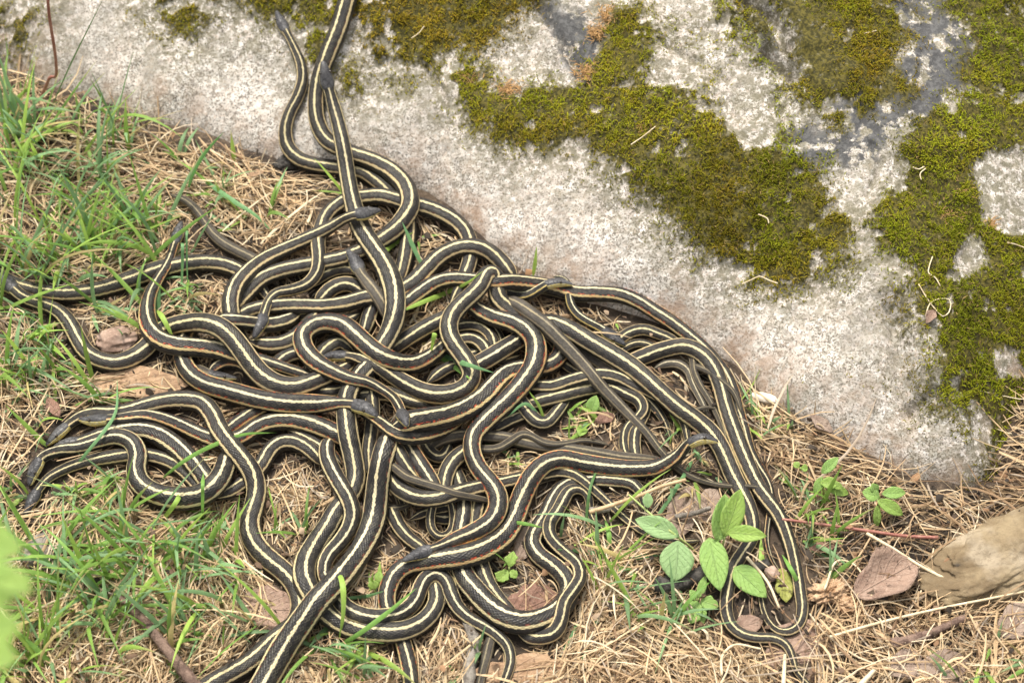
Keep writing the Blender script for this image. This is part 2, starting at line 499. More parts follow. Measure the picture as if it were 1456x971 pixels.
def build_rock():
    xs = np.concatenate([np.linspace(-1.3, -0.62, 60, endpoint=False), np.arange(-0.62, 0.62, 0.0024), np.linspace(0.62, 0.95, 50)])
    ys = np.concatenate([np.arange(-0.26, 0.62, 0.0024), np.linspace(0.62, 1.6, 90)])
    X, Y = np.meshgrid(xs, ys)
    P = np.stack([X.ravel(), Y.ravel()], 1)
    d = poly_sd(P, ROCK_POLY)
    keep = d > -0.045
    h = np.full(len(P), -0.3)
    h[keep] = rock_h(P[keep])
    V = np.column_stack([P, h])
    i = np.arange(len(P)).reshape(len(ys), len(xs))
    F = np.stack([i[:-1, :-1], i[:-1, 1:], i[1:, 1:], i[1:, :-1]], -1).reshape(-1, 4)
    F = F[keep[F].all(1)]
    used = np.zeros(len(V), bool); used[F.ravel()] = True
    ren = np.cumsum(used) - 1
    V = V[used]; F = ren[F]; d = d[used]
    m, hue, g, near, lum = moss_fields(V)
    V[:, 2] += moss_swell(V, m)
    foot = (1 - sstep(0.004, 0.055, d + 0.03 * fbm(V[:, 0] * 20, V[:, 1] * 20, 81, 3)))
    o = mesh_obj('boulder', V, F, rock_material(), attrs={'moss': m, 'grey': g, 'foot': foot, 'near': near})
    tag(o, 'huge pale speckled granite boulder with patches of green moss behind the snakes', 'rock')
    return o

build_ground()
boulder = build_rock()

def scatter_material(name, rough=0.6, trans=0.0, spec=0.3, var=0.25, scale=300):
    m, nt, b = new_mat(name)
    nb = NB(nt)
    t = nb.attr('tint', 'Color')
    n = nb.noise(nb.geo_pos(), scale, 2)
    k = nb.math('ADD', nb.math('MULTIPLY', n, 2 * var), 1 - var)
    vm = nb.n('ShaderNodeVectorMath', operation='SCALE'); nb.link(t, vm.inputs[0]); nb.link(k, vm.inputs['Scale'])
    nb.link(vm.outputs[0], b.inputs['Base Color'])
    b.inputs['Roughness'].default_value = rough
    b.inputs['Specular IOR Level'].default_value = spec
    if trans > 0:
        tr = nb.n('ShaderNodeBsdfTranslucent'); nb.link(vm.outputs[0], tr.inputs['Color'])
        mx = nb.n('ShaderNodeMixShader'); mx.inputs[0].default_value = trans
        out = nt.nodes['Material Output']
        nb.link(b.outputs[0], mx.inputs[1]); nb.link(tr.outputs[0], mx.inputs[2]); nb.link(mx.outputs[0], out.inputs['Surface'])
    return m

MAT_GRASS = scatter_material('grass_green', 0.5, 0.35, 0.35)
MAT_STRAW = scatter_material('dry_straw', 0.7, 0.12, 0.25)
MAT_MOSS = scatter_material('moss_green', 0.8, 0.3, 0.1)

def build_moss():
    N = 380000
    px = rng.uniform(-40, 1500, N); py = rng.uniform(-35, 700, N)
    P = on_surface(px, py)
    d = poly_sd(P[:, :2], ROCK_POLY)
    m, hue, g, _, lum = moss_fields(P)
    nz = vnoise(P[:, 0] * 420, P[:, 1] * 420, 5)
    clump = fbm(P[:, 0] * 120, P[:, 1] * 120, 15, 2)
    keep = (d > 0.004) & (rng.uniform(0, 1, N) < np.clip((m - 0.08) * 1.1, 0, 0.92) ** 1.25 * np.clip(0.55 + clump, 0.1, 1))
    P = P[keep]; hue = hue[keep]; m = m[keep]; clump = clump[keep]; lum = lum[keep]
    P[:, 2] += moss_swell(P, m)
    M = len(P)
    L = rng.uniform(0.0022, 0.0052, M) * (0.55 + 0.6 * m)
    a = rng.uniform(0, 2 * np.pi, M)
    tilt = rng.uniform(0.25, 1.15, M)
    D = np.stack([np.cos(a) * np.sin(tilt), np.sin(a) * np.sin(tilt), np.cos(tilt)], 1)
    side = np.stack([-np.sin(a), np.cos(a), 0 * a], 1)
    base = P - D * 0.0008
    mid = base + D * (L * 0.55)[:, None] + np.array([0, 0, 1.0]) * (clump * 0.0006 + 0.0004)[:, None]
    tip = base + D * L[:, None] + np.stack([np.cos(a), np.sin(a), -0.6 + 0 * a], 1) * (L * 0.25)[:, None]
    w = rng.uniform(0.0005, 0.0009, M)
    V = np.stack([base - side * w[:, None] / 2, base + side * w[:, None] / 2, mid + side * w[:, None] / 2, mid - side * w[:, None] / 2, tip], 1).reshape(-1, 3)
    k = np.arange(M)[:, None] * 5
    tri = np.vstack([k + [0, 1, 2], k + [0, 2, 3], k + [3, 2, 4]])
    big = fbm(P[:, 0] * 22, P[:, 1] * 22, 91, 3)
    hh = np.clip(hue + 0.04 + 0.5 * big + rng.normal(0, 0.16, M), 0, 1)[:, None]
    c0 = np.array([0.42, 0.285, 0.030]); c1 = np.array([0.36, 0.325, 0.022]); c2 = np.array([0.345, 0.39, 0.020])
    c = np.where(hh < 0.5, c0 + (c1 - c0) * hh * 2, c1 + (c2 - c1) * (hh - 0.5) * 2)
    c = c * ((0.35 + 0.95 * rng.beta(1.3, 1.6, M)) * lum * (0.92 + 0.55 * fbm(P[:, 0] * 13, P[:, 1] * 13, 131, 3)))[:, None]
    dry = rng.uniform(0, 1, M) < 0.05
    c[dry] = np.array([0.34, 0.24, 0.09]) * rng.uniform(0.6, 1.2, dry.sum())[:, None]
    o = mesh_obj('moss', V, tri, MAT_MOSS, colors=np.repeat(c, 5, 0))
    tag(o, 'olive and green moss growing in patches on the boulder', 'moss', kind='stuff')
    return o

build_moss()
# ================================================================== SNAKES
# each row: label | colouring | roll | path.  Path points are traced "x y" with optional Lk (how high in the pile),
# wN (thickness); a leading H means that the first point is the snout.
SNAKES = [
 # --- on the rock and top of the pile
 ("thick garter snake leaving over the boulder at the top edge, no head in view", 'y', 0,
  "510 -60 L5 w27, 503 -28, 494 0 w28, 482 41 w28, 465 82 w27, 453 115 w26, 449 146 w26, 452 176 w26, 466 202 w26, 500 218 w26, 534 231 w27, 561 248 w28, 579 270 w29, 583 293 w29, 571 316 w29, 548 338 w28, 520 354 w27, 492 366 w26, 460 373 w25, 427 379, 396 386, 370 398, 350 418 L4, 333 438 L2 w25, 318 458 L1, 305 480 w18"),
 ("garter snake with cream back stripe, head lying up the boulder against a thicker one", 'k', 0,
  "H 459 87 L7 w16, 463 107 w18, 467 125 w18, 473 146 w21, 481 176 L6 w23, 488 212 w25, 494 251 w26, 501 286 w27, 515 328 w29, 530 352 w30, 545 375 w31, 556 400 w32, 562 428 w32, 561 450 w32, 554 474 w31, 545 491 w30, 530 515 L3 w29, 508 540 L2, 494 565 L3, 493 590 w28, 496 622 w28, 503 655 w28, 506 682 L3 w28, 498 705 w27, 482 722 w28, 466 749 L4 w30, 447 776 w31, 434 800 w31, 432 822 w31, 441 843 L3 w30, 458 866 L4 w29, 480 884 w28, 511 896 w28, 542 899 w28, 573 897 w27, 597 887 w26, 613 872 w25, 621 853 w24, 619 836 L3 w22, 616 815 L1 w18, 620 795 w10"),
 ("slender garter snake on the boulder, small head raised toward the mossy top left", 'y', 0.1,
  "H 393 16 L3 w13, 399 31 w16, 409 49 w13, 420 72 w15, 428 93 w17, 430 115 w18, 423 140 w19, 411 165 w20, 406 190 w21, 410 211 w22, 424 226 w23, 446 234 w23, 474 238 L2 w24, 500 242, 517 246 w23, 534 257 w23, 550 270 w23, 568 288 w23, 580 312 w23, 580 340 w23, 576 365 w23, 571 385 w22, 560 410 L1 w20, 545 430 w12"),
 ("garter snake whose dark head crosses the upright one near the top of the pile", 'y', 0.1,
  "H 541 299 L8 w14 u22, 522 303 w18 u24, 500 307 w16 u22, 478 318 w17 u10, 450 333 L7 w20, 425 345 w22, 400 357 w24, 376 370 w26, 352 388 w27, 335 408 w28, 328 430 w28, 330 452 L2 w26, 340 475 L1 w20, 355 495 w10"),
 ("garter snake with head turned down to the left of the pile, slim neck bent twice", 'y', 0.05,
  "H 361 481 L8 w14, 369 464 w17, 376 446 w14, 381 430 w14, 392 418 w16, 414 413 w18, 436 405 w20, 449 390 w21, 453 368 w22, 452 348 L4 w22, 456 325 L3 w22, 464 307 w23, 478 294 w24, 497 284 w25, 518 281 w25, 540 279 w26, 560 283 w26, 583 290 w27, 605 295 w27, 630 305 w27, 652 319 w27, 665 336 w26, 669 354 w25, 667 374 w23, 660 396 L2 w22, 650 420 L1 w18, 640 440 w10"),
 ("garter snake with its head up in the grass left of the pile", 'o', -0.05,
  "H 258 315 L6 w12 u14, 253 331 w15 u14, 247 352 w14 u8, 238 377 w16, 225 398 L7 w18, 213 422 w21, 209 446 L5 w24, 213 468 w27, 228 484 w29, 252 492 w30, 282 494 w29, 313 497 w29, 336 504 w28, 356 510 L4 w25, 378 515 w21, 406 524 w18, 437 534 w16, 460 542 L2 w13, 480 548 w7"),
 ("long garter snake with head at the left edge, body curving back into the pile", 'y', 0.1,
  "H -14 394 L3 w14, 2 397 w19, 16 408 w17, 32 422 w18, 50 430 w19, 70 436 w20, 88 447 w22, 101 464 w24, 111 483 w25, 124 502 w26, 144 513 w27, 165 516 w27, 188 509 w27, 206 496 L4 w27, 222 478 L3 w27, 241 465 L5 w27, 262 460 L6 w27, 288 459 w28, 311 465 w29, 330 480 w30, 345 499 w31, 359 519 w31, 376 537 w31, 397 548 w31, 423 550 w30, 446 543 w29, 468 535 L4 w27, 490 525 L1 w22, 505 515 w12"),
 ("dark garter snake running left to the frame edge behind the upright head in the grass", 'y', 0,
  "-40 376 L1 w18, -15 386 L2 w20, 8 397 w21, 30 407 w22, 55 414 w23, 83 418 w24, 113 417 w25, 144 411 w25, 175 401 w26, 206 390 w26, 234 381 w26, 264 375 w26, 298 374 w25, 328 380 w25, 352 393 L1 w24, 372 412 w20, 385 430 w10"),
 ("brown tail tip lying in the dry grass above the pile on the left", 'g', 0,
  "240 276 L3 w6 u6, 252 280 w9 u8, 265 286 w12 u8, 279 298 w14 u6, 291 315 w15 u4, 303 333 w16, 320 348 w17, 340 359 w17, 360 369 w18, 380 385 L1 w18, 395 405 w10"),
 ("garter snake with orange flecks, blue-grey head pointing right at the centre left", 'o', -0.1,
  "H 537 592 L10 w14, 515 579 L9 w19, 492 574 w17, 470 574 L8 w22, 447 574 L7 w26, 406 573 w29, 365 567 w30, 324 556 w30, 292 546 w29, 271 531 w28, 261 513 L4 w27, 260 492 L2 w25, 268 470 L1 w20, 280 452 w10"),
 ("garter snake looped like a hook in mid pile, orange side stripe, head pointing down", 'o', -0.12,
  "H 579 606 L10 w12 u24, 571 587 L9 w16 u24, 562 568 w14 u16, 545 555 w15, 526 545 w18, 499 539 w21, 472 528 L8 w24, 447 513 w27, 433 496 w28, 430 479 w28, 441 466 w28, 463 459 w28, 487 463 w29, 507 478 w30, 525 494 w30, 545 508 w30, 566 516 w29, 587 518 L7 w28, 606 511 L5 w26, 624 499 L3 w24, 640 484 L1 w20, 652 470 w10"),
 ("garter snake bent in an S beside the green tuft, head inside the hook", 'y', 0.05,
  "H 455 510 L5 w11, 468 507 w15, 489 506 L6 w16, 508 509 w18, 530 517 w21, 555 532 w24, 578 546 w26, 600 557 w27, 624 562 L7 w28, 648 559 w28, 665 549 w28, 671 535 w28, 666 519 w28, 655 503 w28, 645 489 w28, 638 472 w28, 640 454 w28, 654 435 w28, 672 419 L8 w28, 685 404 L9 w27, 691 391 w26, 701 388 L7 w26, 706 402 L5 w26, 708 424 L5 w27, 724 441 w27, 745 455 w28, 765 460 w28, 787 461 w28, 808 469 w29, 838 486 w30, 868 503 w30, 898 522 w29, 924 544 w28, 945 563 w27, 966 581 w27, 990 598 w26, 1012 617 w26, 1026 637 w25, 1035 658 w25, 1044 680 w25, 1054 700 w24, 1064 722 w23, 1070 746 w22, 1067 768 w21, 1054 788 w20, 1041 810 w20, 1034 840 w19, 1032 866 w18, 1039 889 w17, 1055 902 w16, 1078 907 w15, 1102 908 w14, 1118 917 w13, 1127 936 w11, 1132 953 w10, 1144 968 w9, 1165 985 w6, 1190 996 w3"),
 ("garter snake sweeping from mid pile down the centre, small head facing left on a neighbour", 'o', 0.05,
  "H 573 797 L9 w11, 589 790 w16, 608 783 w14, 628 776 L8 w17, 650 766 w21, 676 755 w25, 698 741 w27, 708 722 w28, 707 703 w28, 696 685 w27, 681 666 w27, 672 643 w27, 673 622 w27, 688 602 w28, 704 586 w29, 725 566 w30, 745 543 w30, 759 521 w30, 763 501 w30, 760 484 w29, 747 468 L7 w29, 727 458 L6 w28, 703 452 w27, 683 443 L4 w26, 664 428 L1 w22, 655 415 w12"),
 ("thick orange-flecked garter snake crossing the pile centre below the S-bent one", 'o', -0.1,
  "556 609 L2 w24, 568 605 L4.5 w31, 585 600 L6 w33, 608 596 w34, 637 591 w34, 666 580 w34, 688 566 w34, 704 548 w33, 720 533 w32, 740 526 w30, 760 524 L4 w27, 780 520 w25, 795 508 w24, 798 492 L2 w22, 788 475 L1 w12"),
 ("garter snake curving under the two facing heads, orange side stripe", 'o', -0.1,
  "505 580 L2 w12, 528 592 L5 w16, 544 603 w19, 561 615 w21, 581 621 w22, 606 619 w22, 626 612 L4 w22, 645 602 L2 w20, 660 592 L1 w10"),
 ("thickest garter snake, straight body with bold cream stripe leaving at the bottom edge", 'w', 0,
  "554 618 L1 w22, 551 630 L2 w30, 543 656 L4.8 w31, 538 685 w31, 535 714 w31, 532 738 L5.5 w32, 526 757 w33, 516 778 w33, 497 806 L6 w34, 473 833 w35, 450 856 w35, 432 880 w35, 413 906 w34, 395 934 w34, 380 962 w33, 362 992 w32, 340 1025 w28"),
 # --- right side
 ("long garter snake arching from mid pile along the boulder foot to the right", 'o', -0.1,
  "545 452 L2 w14, 562 441 L4 w22, 580 429 L6 w24, 598 416 w25, 618 403 w25, 643 397 w25, 667 398 w25, 692 401 w25, 724 401 w25, 755 404 w25, 790 410 w25, 820 418 w24, 852 418 w24, 882 420 w24, 907 429 L5 w24, 932 444 L4 w23, 957 460 L3 w23, 979 477 w22, 1000 495 w21, 1018 515 w20, 1033 536 w19, 1043 559 w18, 1050 585 w17, 1058 610 w16, 1066 640 w15, 1079 666 w14, 1091 686 w13, 1096 704 w12, 1095 724 w11, 1091 748 w9, 1090 768 w8, 1098 797 w6, 1111 816 w4"),
 ("black garter snake head facing right against the boulder foot, yellow throat", 'b', 0.25,
  "H 814 405 L9 w13, 797 402 w17, 778 405 w15, 764 413 L8 w15, 748 421 L6 w16, 733 421 L4 w17, 718 416 L3 w17, 702 412 L1 w10"),
 ("small garter snake with slim bent neck, grey head pointing right above thick bodies", 'b', 0,
  "H 889 491 L9 w11, 871 479 w16, 853 467 w13, 836 458 w14, 821 448 w14, 811 432 L8 w14, 809 417 w12, 809 405 L7 w10, 800 396 w9, 786 394 L7 w8"),
 ("garter snake arched beside the boulder, long tail curling back at lower right", 'y', 0.05,
  "880 530 L1 w14, 895 517 L3 w22, 916 507 L4 w24, 944 497 w25, 974 493 w26, 998 504 w26, 1015 525 w26, 1025 552 w25, 1032 580 w25, 1042 609 w25, 1053 638 w24, 1064 664 w23, 1076 689 w22, 1090 710 w22, 1105 730 w21, 1117 756 w20, 1126 785 w19, 1133 815 w18, 1138 844 w17, 1141 868 w16, 1136 888 w15, 1124 898 w14, 1108 898 w12, 1094 887 w11, 1086 869 w9, 1082 846 w8, 1082 822 w5, 1084 806 w3"),
 ("brown-grey garter snake crossing the right side of the pile diagonally, thin tail over two others", 'g', 0,
  "716 424 L3 w12, 732 431 L7 w20, 753 445 w22, 776 463 w22, 797 485 w21, 817 506 w20, 838 529 w19, 857 552 w18, 880 575 w16, 902 597 w14, 921 617 w13, 935 636 L6 w12, 946 649 L3 w11, 966 668 L4 w10, 983 678 w9, 1006 686 w8, 1036 691 L8 w7, 1063 691 w6, 1090 694 w4"),
 ("narrow garter snake winding right under the brown diagonal one to the raised head", 'y', 0,
  "742 548 L1 w14, 762 549 L3 w20, 785 550 L4 w21, 806 543 w21, 828 537 w21, 857 533 w21, 880 537 w20, 906 550 w19, 932 562 w18, 953 574 w17, 968 590 w15, 975 608 w13, 978 624 L3 w11, 980 642 L1 w6"),
 ("garter snake looping down toward the grass gap right of centre", 'y', 0.1,
  "738 578 L1 w14, 764 571 L3 w22, 796 563 w23, 828 554 w23, 868 550 L2 w22, 893 561 w21, 910 570 w20, 915 584 w18, 905 597 w16, 892 609 w15, 887 627 w14, 890 645 L1 w13, 900 662 w8"),
 ("short yellow-striped stretch of garter snake beside the narrow loop at right", 'y', 0,
  "925 578 L1 w12, 912 598 L2 w17, 904 615 w18, 902 632 w18, 904 648 L1 w17, 908 665 w8"),
 ("garter snake with raised head and yellow throat, body bent along the lower pile", 'o', -0.05,
  "H 1021 628 L13 w12 u34, 999 624 w17 u36, 979 632 w15 u28, 962 650 L10 w19 u12, 938 663 L7 w23, 903 667 L6 w25, 862 664 w27, 826 658 w28, 797 653 w29, 775 659 w29, 758 675 w30, 746 697 w30, 738 718 w30, 731 740 w30, 717 763 w31, 693 780 w31, 663 790 w31, 631 795 w30, 602 799 w29, 580 804 w28, 563 816 w27, 553 834 w26, 550 853 L3 w25, 554 872 L2 w24, 566 892 L1 w22, 574 915 L2 w22, 579 936 w22, 583 958 w22, 584 985 w20, 582 1010 w16"),
 ("thin grey-brown snake lying along the top of the raised-head one", 'g', 0,
  "606 646 L2 w10, 616 632 L3 w15, 634 623 w18, 662 618 w19, 691 620 w19, 720 623 L4 w19, 745 629 w18, 775 635 w18, 806 638 w17, 847 644 w16, 885 650 w14, 915 652 w12, 940 655 L3 w8, 955 660 L1 w4"),
 ("thin tail arching over the grey-brown body to a pale tip in the grass gap", 'g', 0.2,
  "664 634 L2 w8, 688 639 L5 w12, 710 637 w13, 728 626 w13, 744 617 w12, 758 621 w11, 772 629 w10, 790 632 w9, 808 630 w8, 828 626 w7, 848 628 w6, 867 633 w4"),
 ("stub of garter snake turning in a V beside the grass gap right of centre", 'k', 0,
  "730 556 L1 w12, 740 570 L3 w20, 752 587 w21, 764 600 w20, 776 602 w19, 787 592 w18, 799 577 L2 w16, 810 566 L1 w8"),
 ("garter snake edge showing below the central sweeping one, left of the V-shaped stub", 'k', 0.2,
  "688 612 L1 w14, 704 606 L2 w20, 724 597 w20, 746 589 L1 w18, 762 583 w8"),
 ("dark garter snake squeezed between the brown diagonal one and the long right-hand one", 'g', 0.1,
  "795 472 L1 w14, 815 490 L3 w20, 836 506 w21, 858 519 w20, 882 533 L2 w18, 905 545 L1 w8"),
 ("garter snake bend just right of the small grey head by the boulder", 'y', 0,
  "862 502 L1 w10, 878 486 L3 w16, 896 473 w17, 915 469 w17, 935 475 w16, 955 483 L2 w15, 972 494 L1 w8"),
 ("thin garter snake bend under the small grey head, between two arches", 'y', 0,
  "872 510 L1 w8, 888 495 L2 w12, 906 488 w13, 926 492 L1 w12, 945 502 w6"),
 ("olive tail hanging down across the right-hand bundle of bodies", 'g', 0,
  "972 502 L1 w8, 984 508 L5 w11, 986 526 L6 w11, 995 548 w11, 1007 567 w10, 1017 585 w9, 1025 603 w8, 1031 622 L7 w6, 1034 640 w3"),
 ("checkered grey tail in the dark hollow under the right-hand arch", 'p', 0,
  "930 524 L1 w10, 944 518 L3 w13, 965 518 w14, 979 528 w13, 985 546 w12, 995 566 w10, 1003 582 w8, 1008 594 w4"),
 ("thin brown tail lying across the arch beside the boulder", 'g', 0,
  "978 516 L2 w6, 994 522 L4 w9, 1011 530 L7 w9, 1027 543 w9, 1041 555 w8, 1049 570 w6, 1054 586 w3"),
 ("thin tail curled like a hook above the raised head", 'g', 0.1,
  "978 612 L1 w6, 977 600 L6 w8, 982 589 w8, 992 582 w7, 1008 579 w5, 1018 581 w3"),
 # --- lower middle
 ("cream-striped garter snake bending down through the lower right of the pile", 'w', 0.15,
  "918 740 L1 w6, 917 722 w9, 913 703 L3 w14, 902 690 w17, 868 684 w19, 837 684 w20, 812 687 w21, 796 697 w22, 785 713 w22, 776 733 w23, 764 753 w24, 757 771 w25, 765 788 w26, 785 803 w26, 801 817 w26, 810 834 w27, 806 852 L2 w28, 792 869 L3 w30, 769 881 w31, 742 885 w31, 716 877 w31, 696 862 w31, 677 841 w31, 661 820 w30, 653 798 w28, 652 775 w27, 656 750 w26, 659 727 w26, 656 702 L2 w25, 650 680 L1 w22, 645 660 w12"),
 ("slim garter snake curling at the pile's lower right, thin tail ending in grass", 'y', 0.1,
  "735 898 L1 w14, 750 904 L2 w20, 769 906 w21, 788 899 L3 w21, 797 880 L4 w21, 801 858 w20, 813 840 w20, 824 822 w20, 821 804 w19, 806 789 w19, 791 775 w19, 781 760 w19, 781 744 w19, 792 728 w18, 801 711 w18, 808 699 w16, 823 695 w14, 836 704 w12, 839 722 w11, 843 739 w10, 856 752 w8, 872 766 w6, 888 780 w4"),
 ("garter snake passing below mid pile and tapering right to a thin tail behind the leaves", 'y', 0,
  "556 655 L1 w18, 557 672 L3 w25, 563 688 L4 w26, 577 700 w26, 597 708 w25, 622 708 w24, 647 701 w23, 674 695 w22, 711 688 w21, 740 681 w20, 768 676 w19, 796 671 w18, 818 676 w17, 837 690 w16, 857 708 w15, 875 725 w13, 893 741 w12, 918 758 w11, 950 766 w10, 978 770 w8, 996 768 w5"),
 ("smooth brown tail lying over a striped body below mid pile", 'g', 0,
  "548 655 L3 w8, 563 666 L5 w12, 576 677 w12, 597 685 w12, 622 693 w12, 648 702 w11, 677 708 w10, 700 714 L5 w8, 716 722 L3 w4"),
 ("garter snake slanting down below the orange-striped neck, left of two", 'y', 0.1,
  "556 626 L1 w16, 565 643 L2 w23, 576 662 w23, 590 681 w22, 604 697 L1 w18, 612 710 w8"),
 ("garter snake slanting down below the orange-striped neck, right of two", 'o', 0,
  "572 618 L1 w16, 582 637 L2 w25, 594 656 w25, 607 675 w24, 618 692 L1 w20, 626 706 w8"),
 ("garter snake coil end tucked below the thick orange-flecked body", 'y', 0.2,
  "596 622 L1 w14, 606 633 L2.5 w18, 614 646 w18, 628 651 w17, 636 640 w15, 640 628 L1 w8"),
 ("garter snake bending down and under, left of the central sweeping body", 'y', 0.1,
  "674 632 L1 w12, 656 645 L2.5 w22, 641 660 w23, 633 679 w23, 630 700 L1 w22, 628 718 w12"),
 ("garter snake folded in a tight U below mid pile", 'y', 0.1,
  "622 698 L1 w8, 616 718 L1.5 w12, 612 738 L2 w13, 615 755 w13, 627 764 w13, 640 758 w13, 645 742 w13, 643 722 L1.5 w12, 636 704 L1 w8"),
 ("straight garter snake passing under the two crossing bodies at lower centre", 'y', 0,
  "684 690 L1 w14, 680 712 L2 w22, 675 735 w22, 673 757 w22, 678 778 w22, 685 808 w23, 694 832 w23, 708 852 w22, 724 868 L1 w18, 738 880 w8"),
 ("dark sliver of garter snake right of the tight U, under the sweeping body", 'k', 0.1,
  "700 690 L1 w10, 695 712 L1.5 w16, 690 735 w16, 687 758 L1 w14, 688 775 w6"),
 ("thin black tail tip on a dead leaf right of lower centre", 'g', 0,
  "690 790 L1 w7, 700 803 L1.5 w7, 712 815 w6, 727 824 w4, 745 830 w2"),
 ("garter snake in a wave along the pile's bottom edge, neck-thin end leaving downward", 'w', 0,
  "455 806 L1 w14, 466 826 L3 w22, 478 848 L4 w22, 494 866 L5 w23, 518 876 w23, 547 877 w23, 573 870 w23, 590 854 w23, 597 836 w22, 607 821 w22, 622 816 w22, 635 826 w22, 642 846 w22, 651 864 w20, 667 879 w18, 687 890 w17, 708 904 w16, 723 921 w15, 726 942 w14, 720 962 w13, 710 985 w10, 702 1005 w6"),
 ("thin tail leaving at the bottom edge beside a grey twig", 'g', 0.1,
  "712 880 L1 w10, 704 895 w13, 697 912 w14, 692 934 w14, 686 956 w13, 682 975 w12, 676 1000 w8"),
 ("garter snake coming down between the two thick straight bodies at lower left of centre", 'w', -0.1,
  "474 618 L1 w14, 465 634 L3 w22, 465 650 L5 w24, 474 672 w25, 485 692 w25, 496 712 w25, 501 732 w24, 496 752 w23, 483 771 L4 w22, 466 791 w21, 460 808 L3 w20, 462 824 L2 w18, 470 838 L1 w8"),
 ("garter snake edge emerging right of the thickest straight body", 'y', 0,
  "548 712 L1 w14, 558 730 L2 w20, 568 750 w20, 582 766 w19, 600 779 L1 w17, 616 790 w8"),
 ("smooth brown tail end just right of the thickest straight body", 'g', 0,
  "538 716 L1 w8, 552 722 L3 w10, 568 722 w9, 582 717 L2 w7, 592 710 L1 w3"),
 # --- lower left cluster
 ("long garter snake from left cluster, turning down, leaving bottom left", 'y', 0,
  "H 66 633 L6 w12, 79 621 w17, 95 606 w17, 112 594 L4 w19, 134 588 w21, 160 588 w22, 185 584 L5 w23, 208 577 w25, 238 570 w26, 266 569 w27, 288 574 w27, 302 590 w28, 312 612 w29, 328 634 w29, 345 654 w29, 359 674 w29, 365 698 w29, 361 722 w29, 356 742 w29, 358 762 w29, 369 781 w28, 386 798 w28, 403 812 L3 w28, 416 826 L2.5 w28, 426 845 L2 w28, 428 868 L2 w28, 419 888 L4 w28, 404 899 L5 w28, 388 911 w28, 370 929 w28, 348 946 w27, 322 960 w27, 300 972 w26, 270 990 w24, 240 1004 w18"),
 ("garter snake with yellow cheek, head resting on another in the left cluster", 'o', -0.15,
  "H 112 596 L8 w12, 127 598 w18, 148 597 w17, 175 596 L6 w19, 206 592 L5 w20, 228 595 L4 w21, 250 602 w22, 270 611 L3 w23, 293 621 w24, 318 628 w25, 344 622 w26, 364 608 w27, 386 600 w28, 416 598 w28, 446 604 w28, 468 612 w27, 488 622 L2 w25, 508 634 L1 w12"),
 ("garter snake with arched neck, head turned down at far left, body in low S", 'w', -0.05,
  "H 42 690 L7 w12, 49 669 w17, 61 650 L8 w16, 82 641 w17, 112 636 L7 w20, 142 626 w23, 170 621 w25, 189 630 w26, 197 648 w27, 194 668 w28, 198 685 w29, 214 699 w30, 238 707 w31, 264 709 w31, 288 703 w31, 305 690 w31, 316 674 L4 w30, 322 656 L2 w28, 325 638 L1 w14"),
 ("lowest head of the left cluster, pointing down into the grass", 'y', 0,
  "H 36 734 L5 w11, 43 717 w15, 54 698 w13, 68 681 L3 w14, 92 667 L2 w16, 125 656 w18, 158 650 w20, 190 647 w20, 222 650 w21, 250 661 w21, 270 677 w21, 284 692 L1 w20, 296 706 w10"),
 ("garter snake with broad cream stripe between the low S and the turning body at left", 'w', 0,
  "H 70 643 L3 w12, 86 636 w17, 108 630 w17, 138 620 w20, 168 613 L3 w24, 198 612 w27, 223 618 w29, 248 633 w30, 269 652 w30, 286 672 w29, 299 690 L1 w27, 310 706 w12"),
 ("garter snake curving up beside the turning body and under it, left of centre", 'y', 0.05,
  "306 708 L1 w12, 326 699 L2 w20, 344 688 w22, 360 675 w23, 374 658 w24, 383 642 w24, 396 631 w24, 414 628 L3 w24, 432 634 w23, 448 646 L2 w22, 462 662 L1 w12"),
 ("bit of orange-flecked snake between the turning body and the blue-grey-headed one", 'o', -0.1,
  "312 622 L1 w12, 328 609 L2 w22, 346 596 w23, 366 584 w22, 390 574 L1 w18, 408 566 w8"),
 ("orange-edged snake piece below the arched body, left of the straight ones", 'o', 0,
  "408 612 L1 w12, 428 620 L1.5 w18, 448 631 L2 w20, 470 646 L1 w18, 486 660 w8"),
 # --- middle left interior
 ("small dark head pointing up-left beside the upright snake in the upper pile", 'g', 0,
  "H 494 356 L6 w12, 505 372 w18, 514 391 w17, 527 408 w20, 541 427 w21, 552 448 L2 w20, 560 466 L1 w10"),
 ("garter snake arch rising over the boulder foot, continuing left behind the upright snake", 'y', 0.05,
  "736 400 L2 w14, 724 386 L4 w24, 710 370 L5 w26, 692 357 w27, 668 351 w27, 643 356 w27, 622 368 w27, 604 386 w27, 588 402 w27, 568 414 L4 w27, 545 420 w27, 518 424 L5 w26, 491 432 w26, 462 436 w26, 428 435 w25, 396 435 w24, 372 438 L4 w23, 350 444 L3 w22, 332 455 L1 w18, 318 468 w8"),
 ("arched piece of garter snake framed between two leftward bodies at upper centre", 'y', 0.1,
  "448 440 L1 w12, 459 423 L2.5 w22, 473 410 L3 w23, 495 404 w23, 512 411 L2 w22, 526 424 L1 w12"),
 ("garter snake bend behind the twice-bent neck at upper centre", 'y', 0.1,
  "436 412 L1 w12, 446 399 L2 w20, 462 389 w21, 482 383 w20, 502 384 L1.5 w18, 518 392 L1 w8"),
 ("garter snake piece under the down-turned head at the left of the pile", 'w', 0,
  "304 454 L1 w12, 322 454 L3 w22, 344 457 w24, 368 461 w24, 392 461 w24, 412 455 L2 w22, 428 444 L1 w12"),
 ("garter snake curve between the down-turned head and the hooked body", 'y', 0.05,
  "352 484 L1 w12, 374 490 L3 w24, 398 490 w25, 418 482 w25, 435 467 w24, 449 452 L2 w22, 460 438 L1 w12"),
 ("short thick piece of garter snake left of the hooked body", 'w', 0,
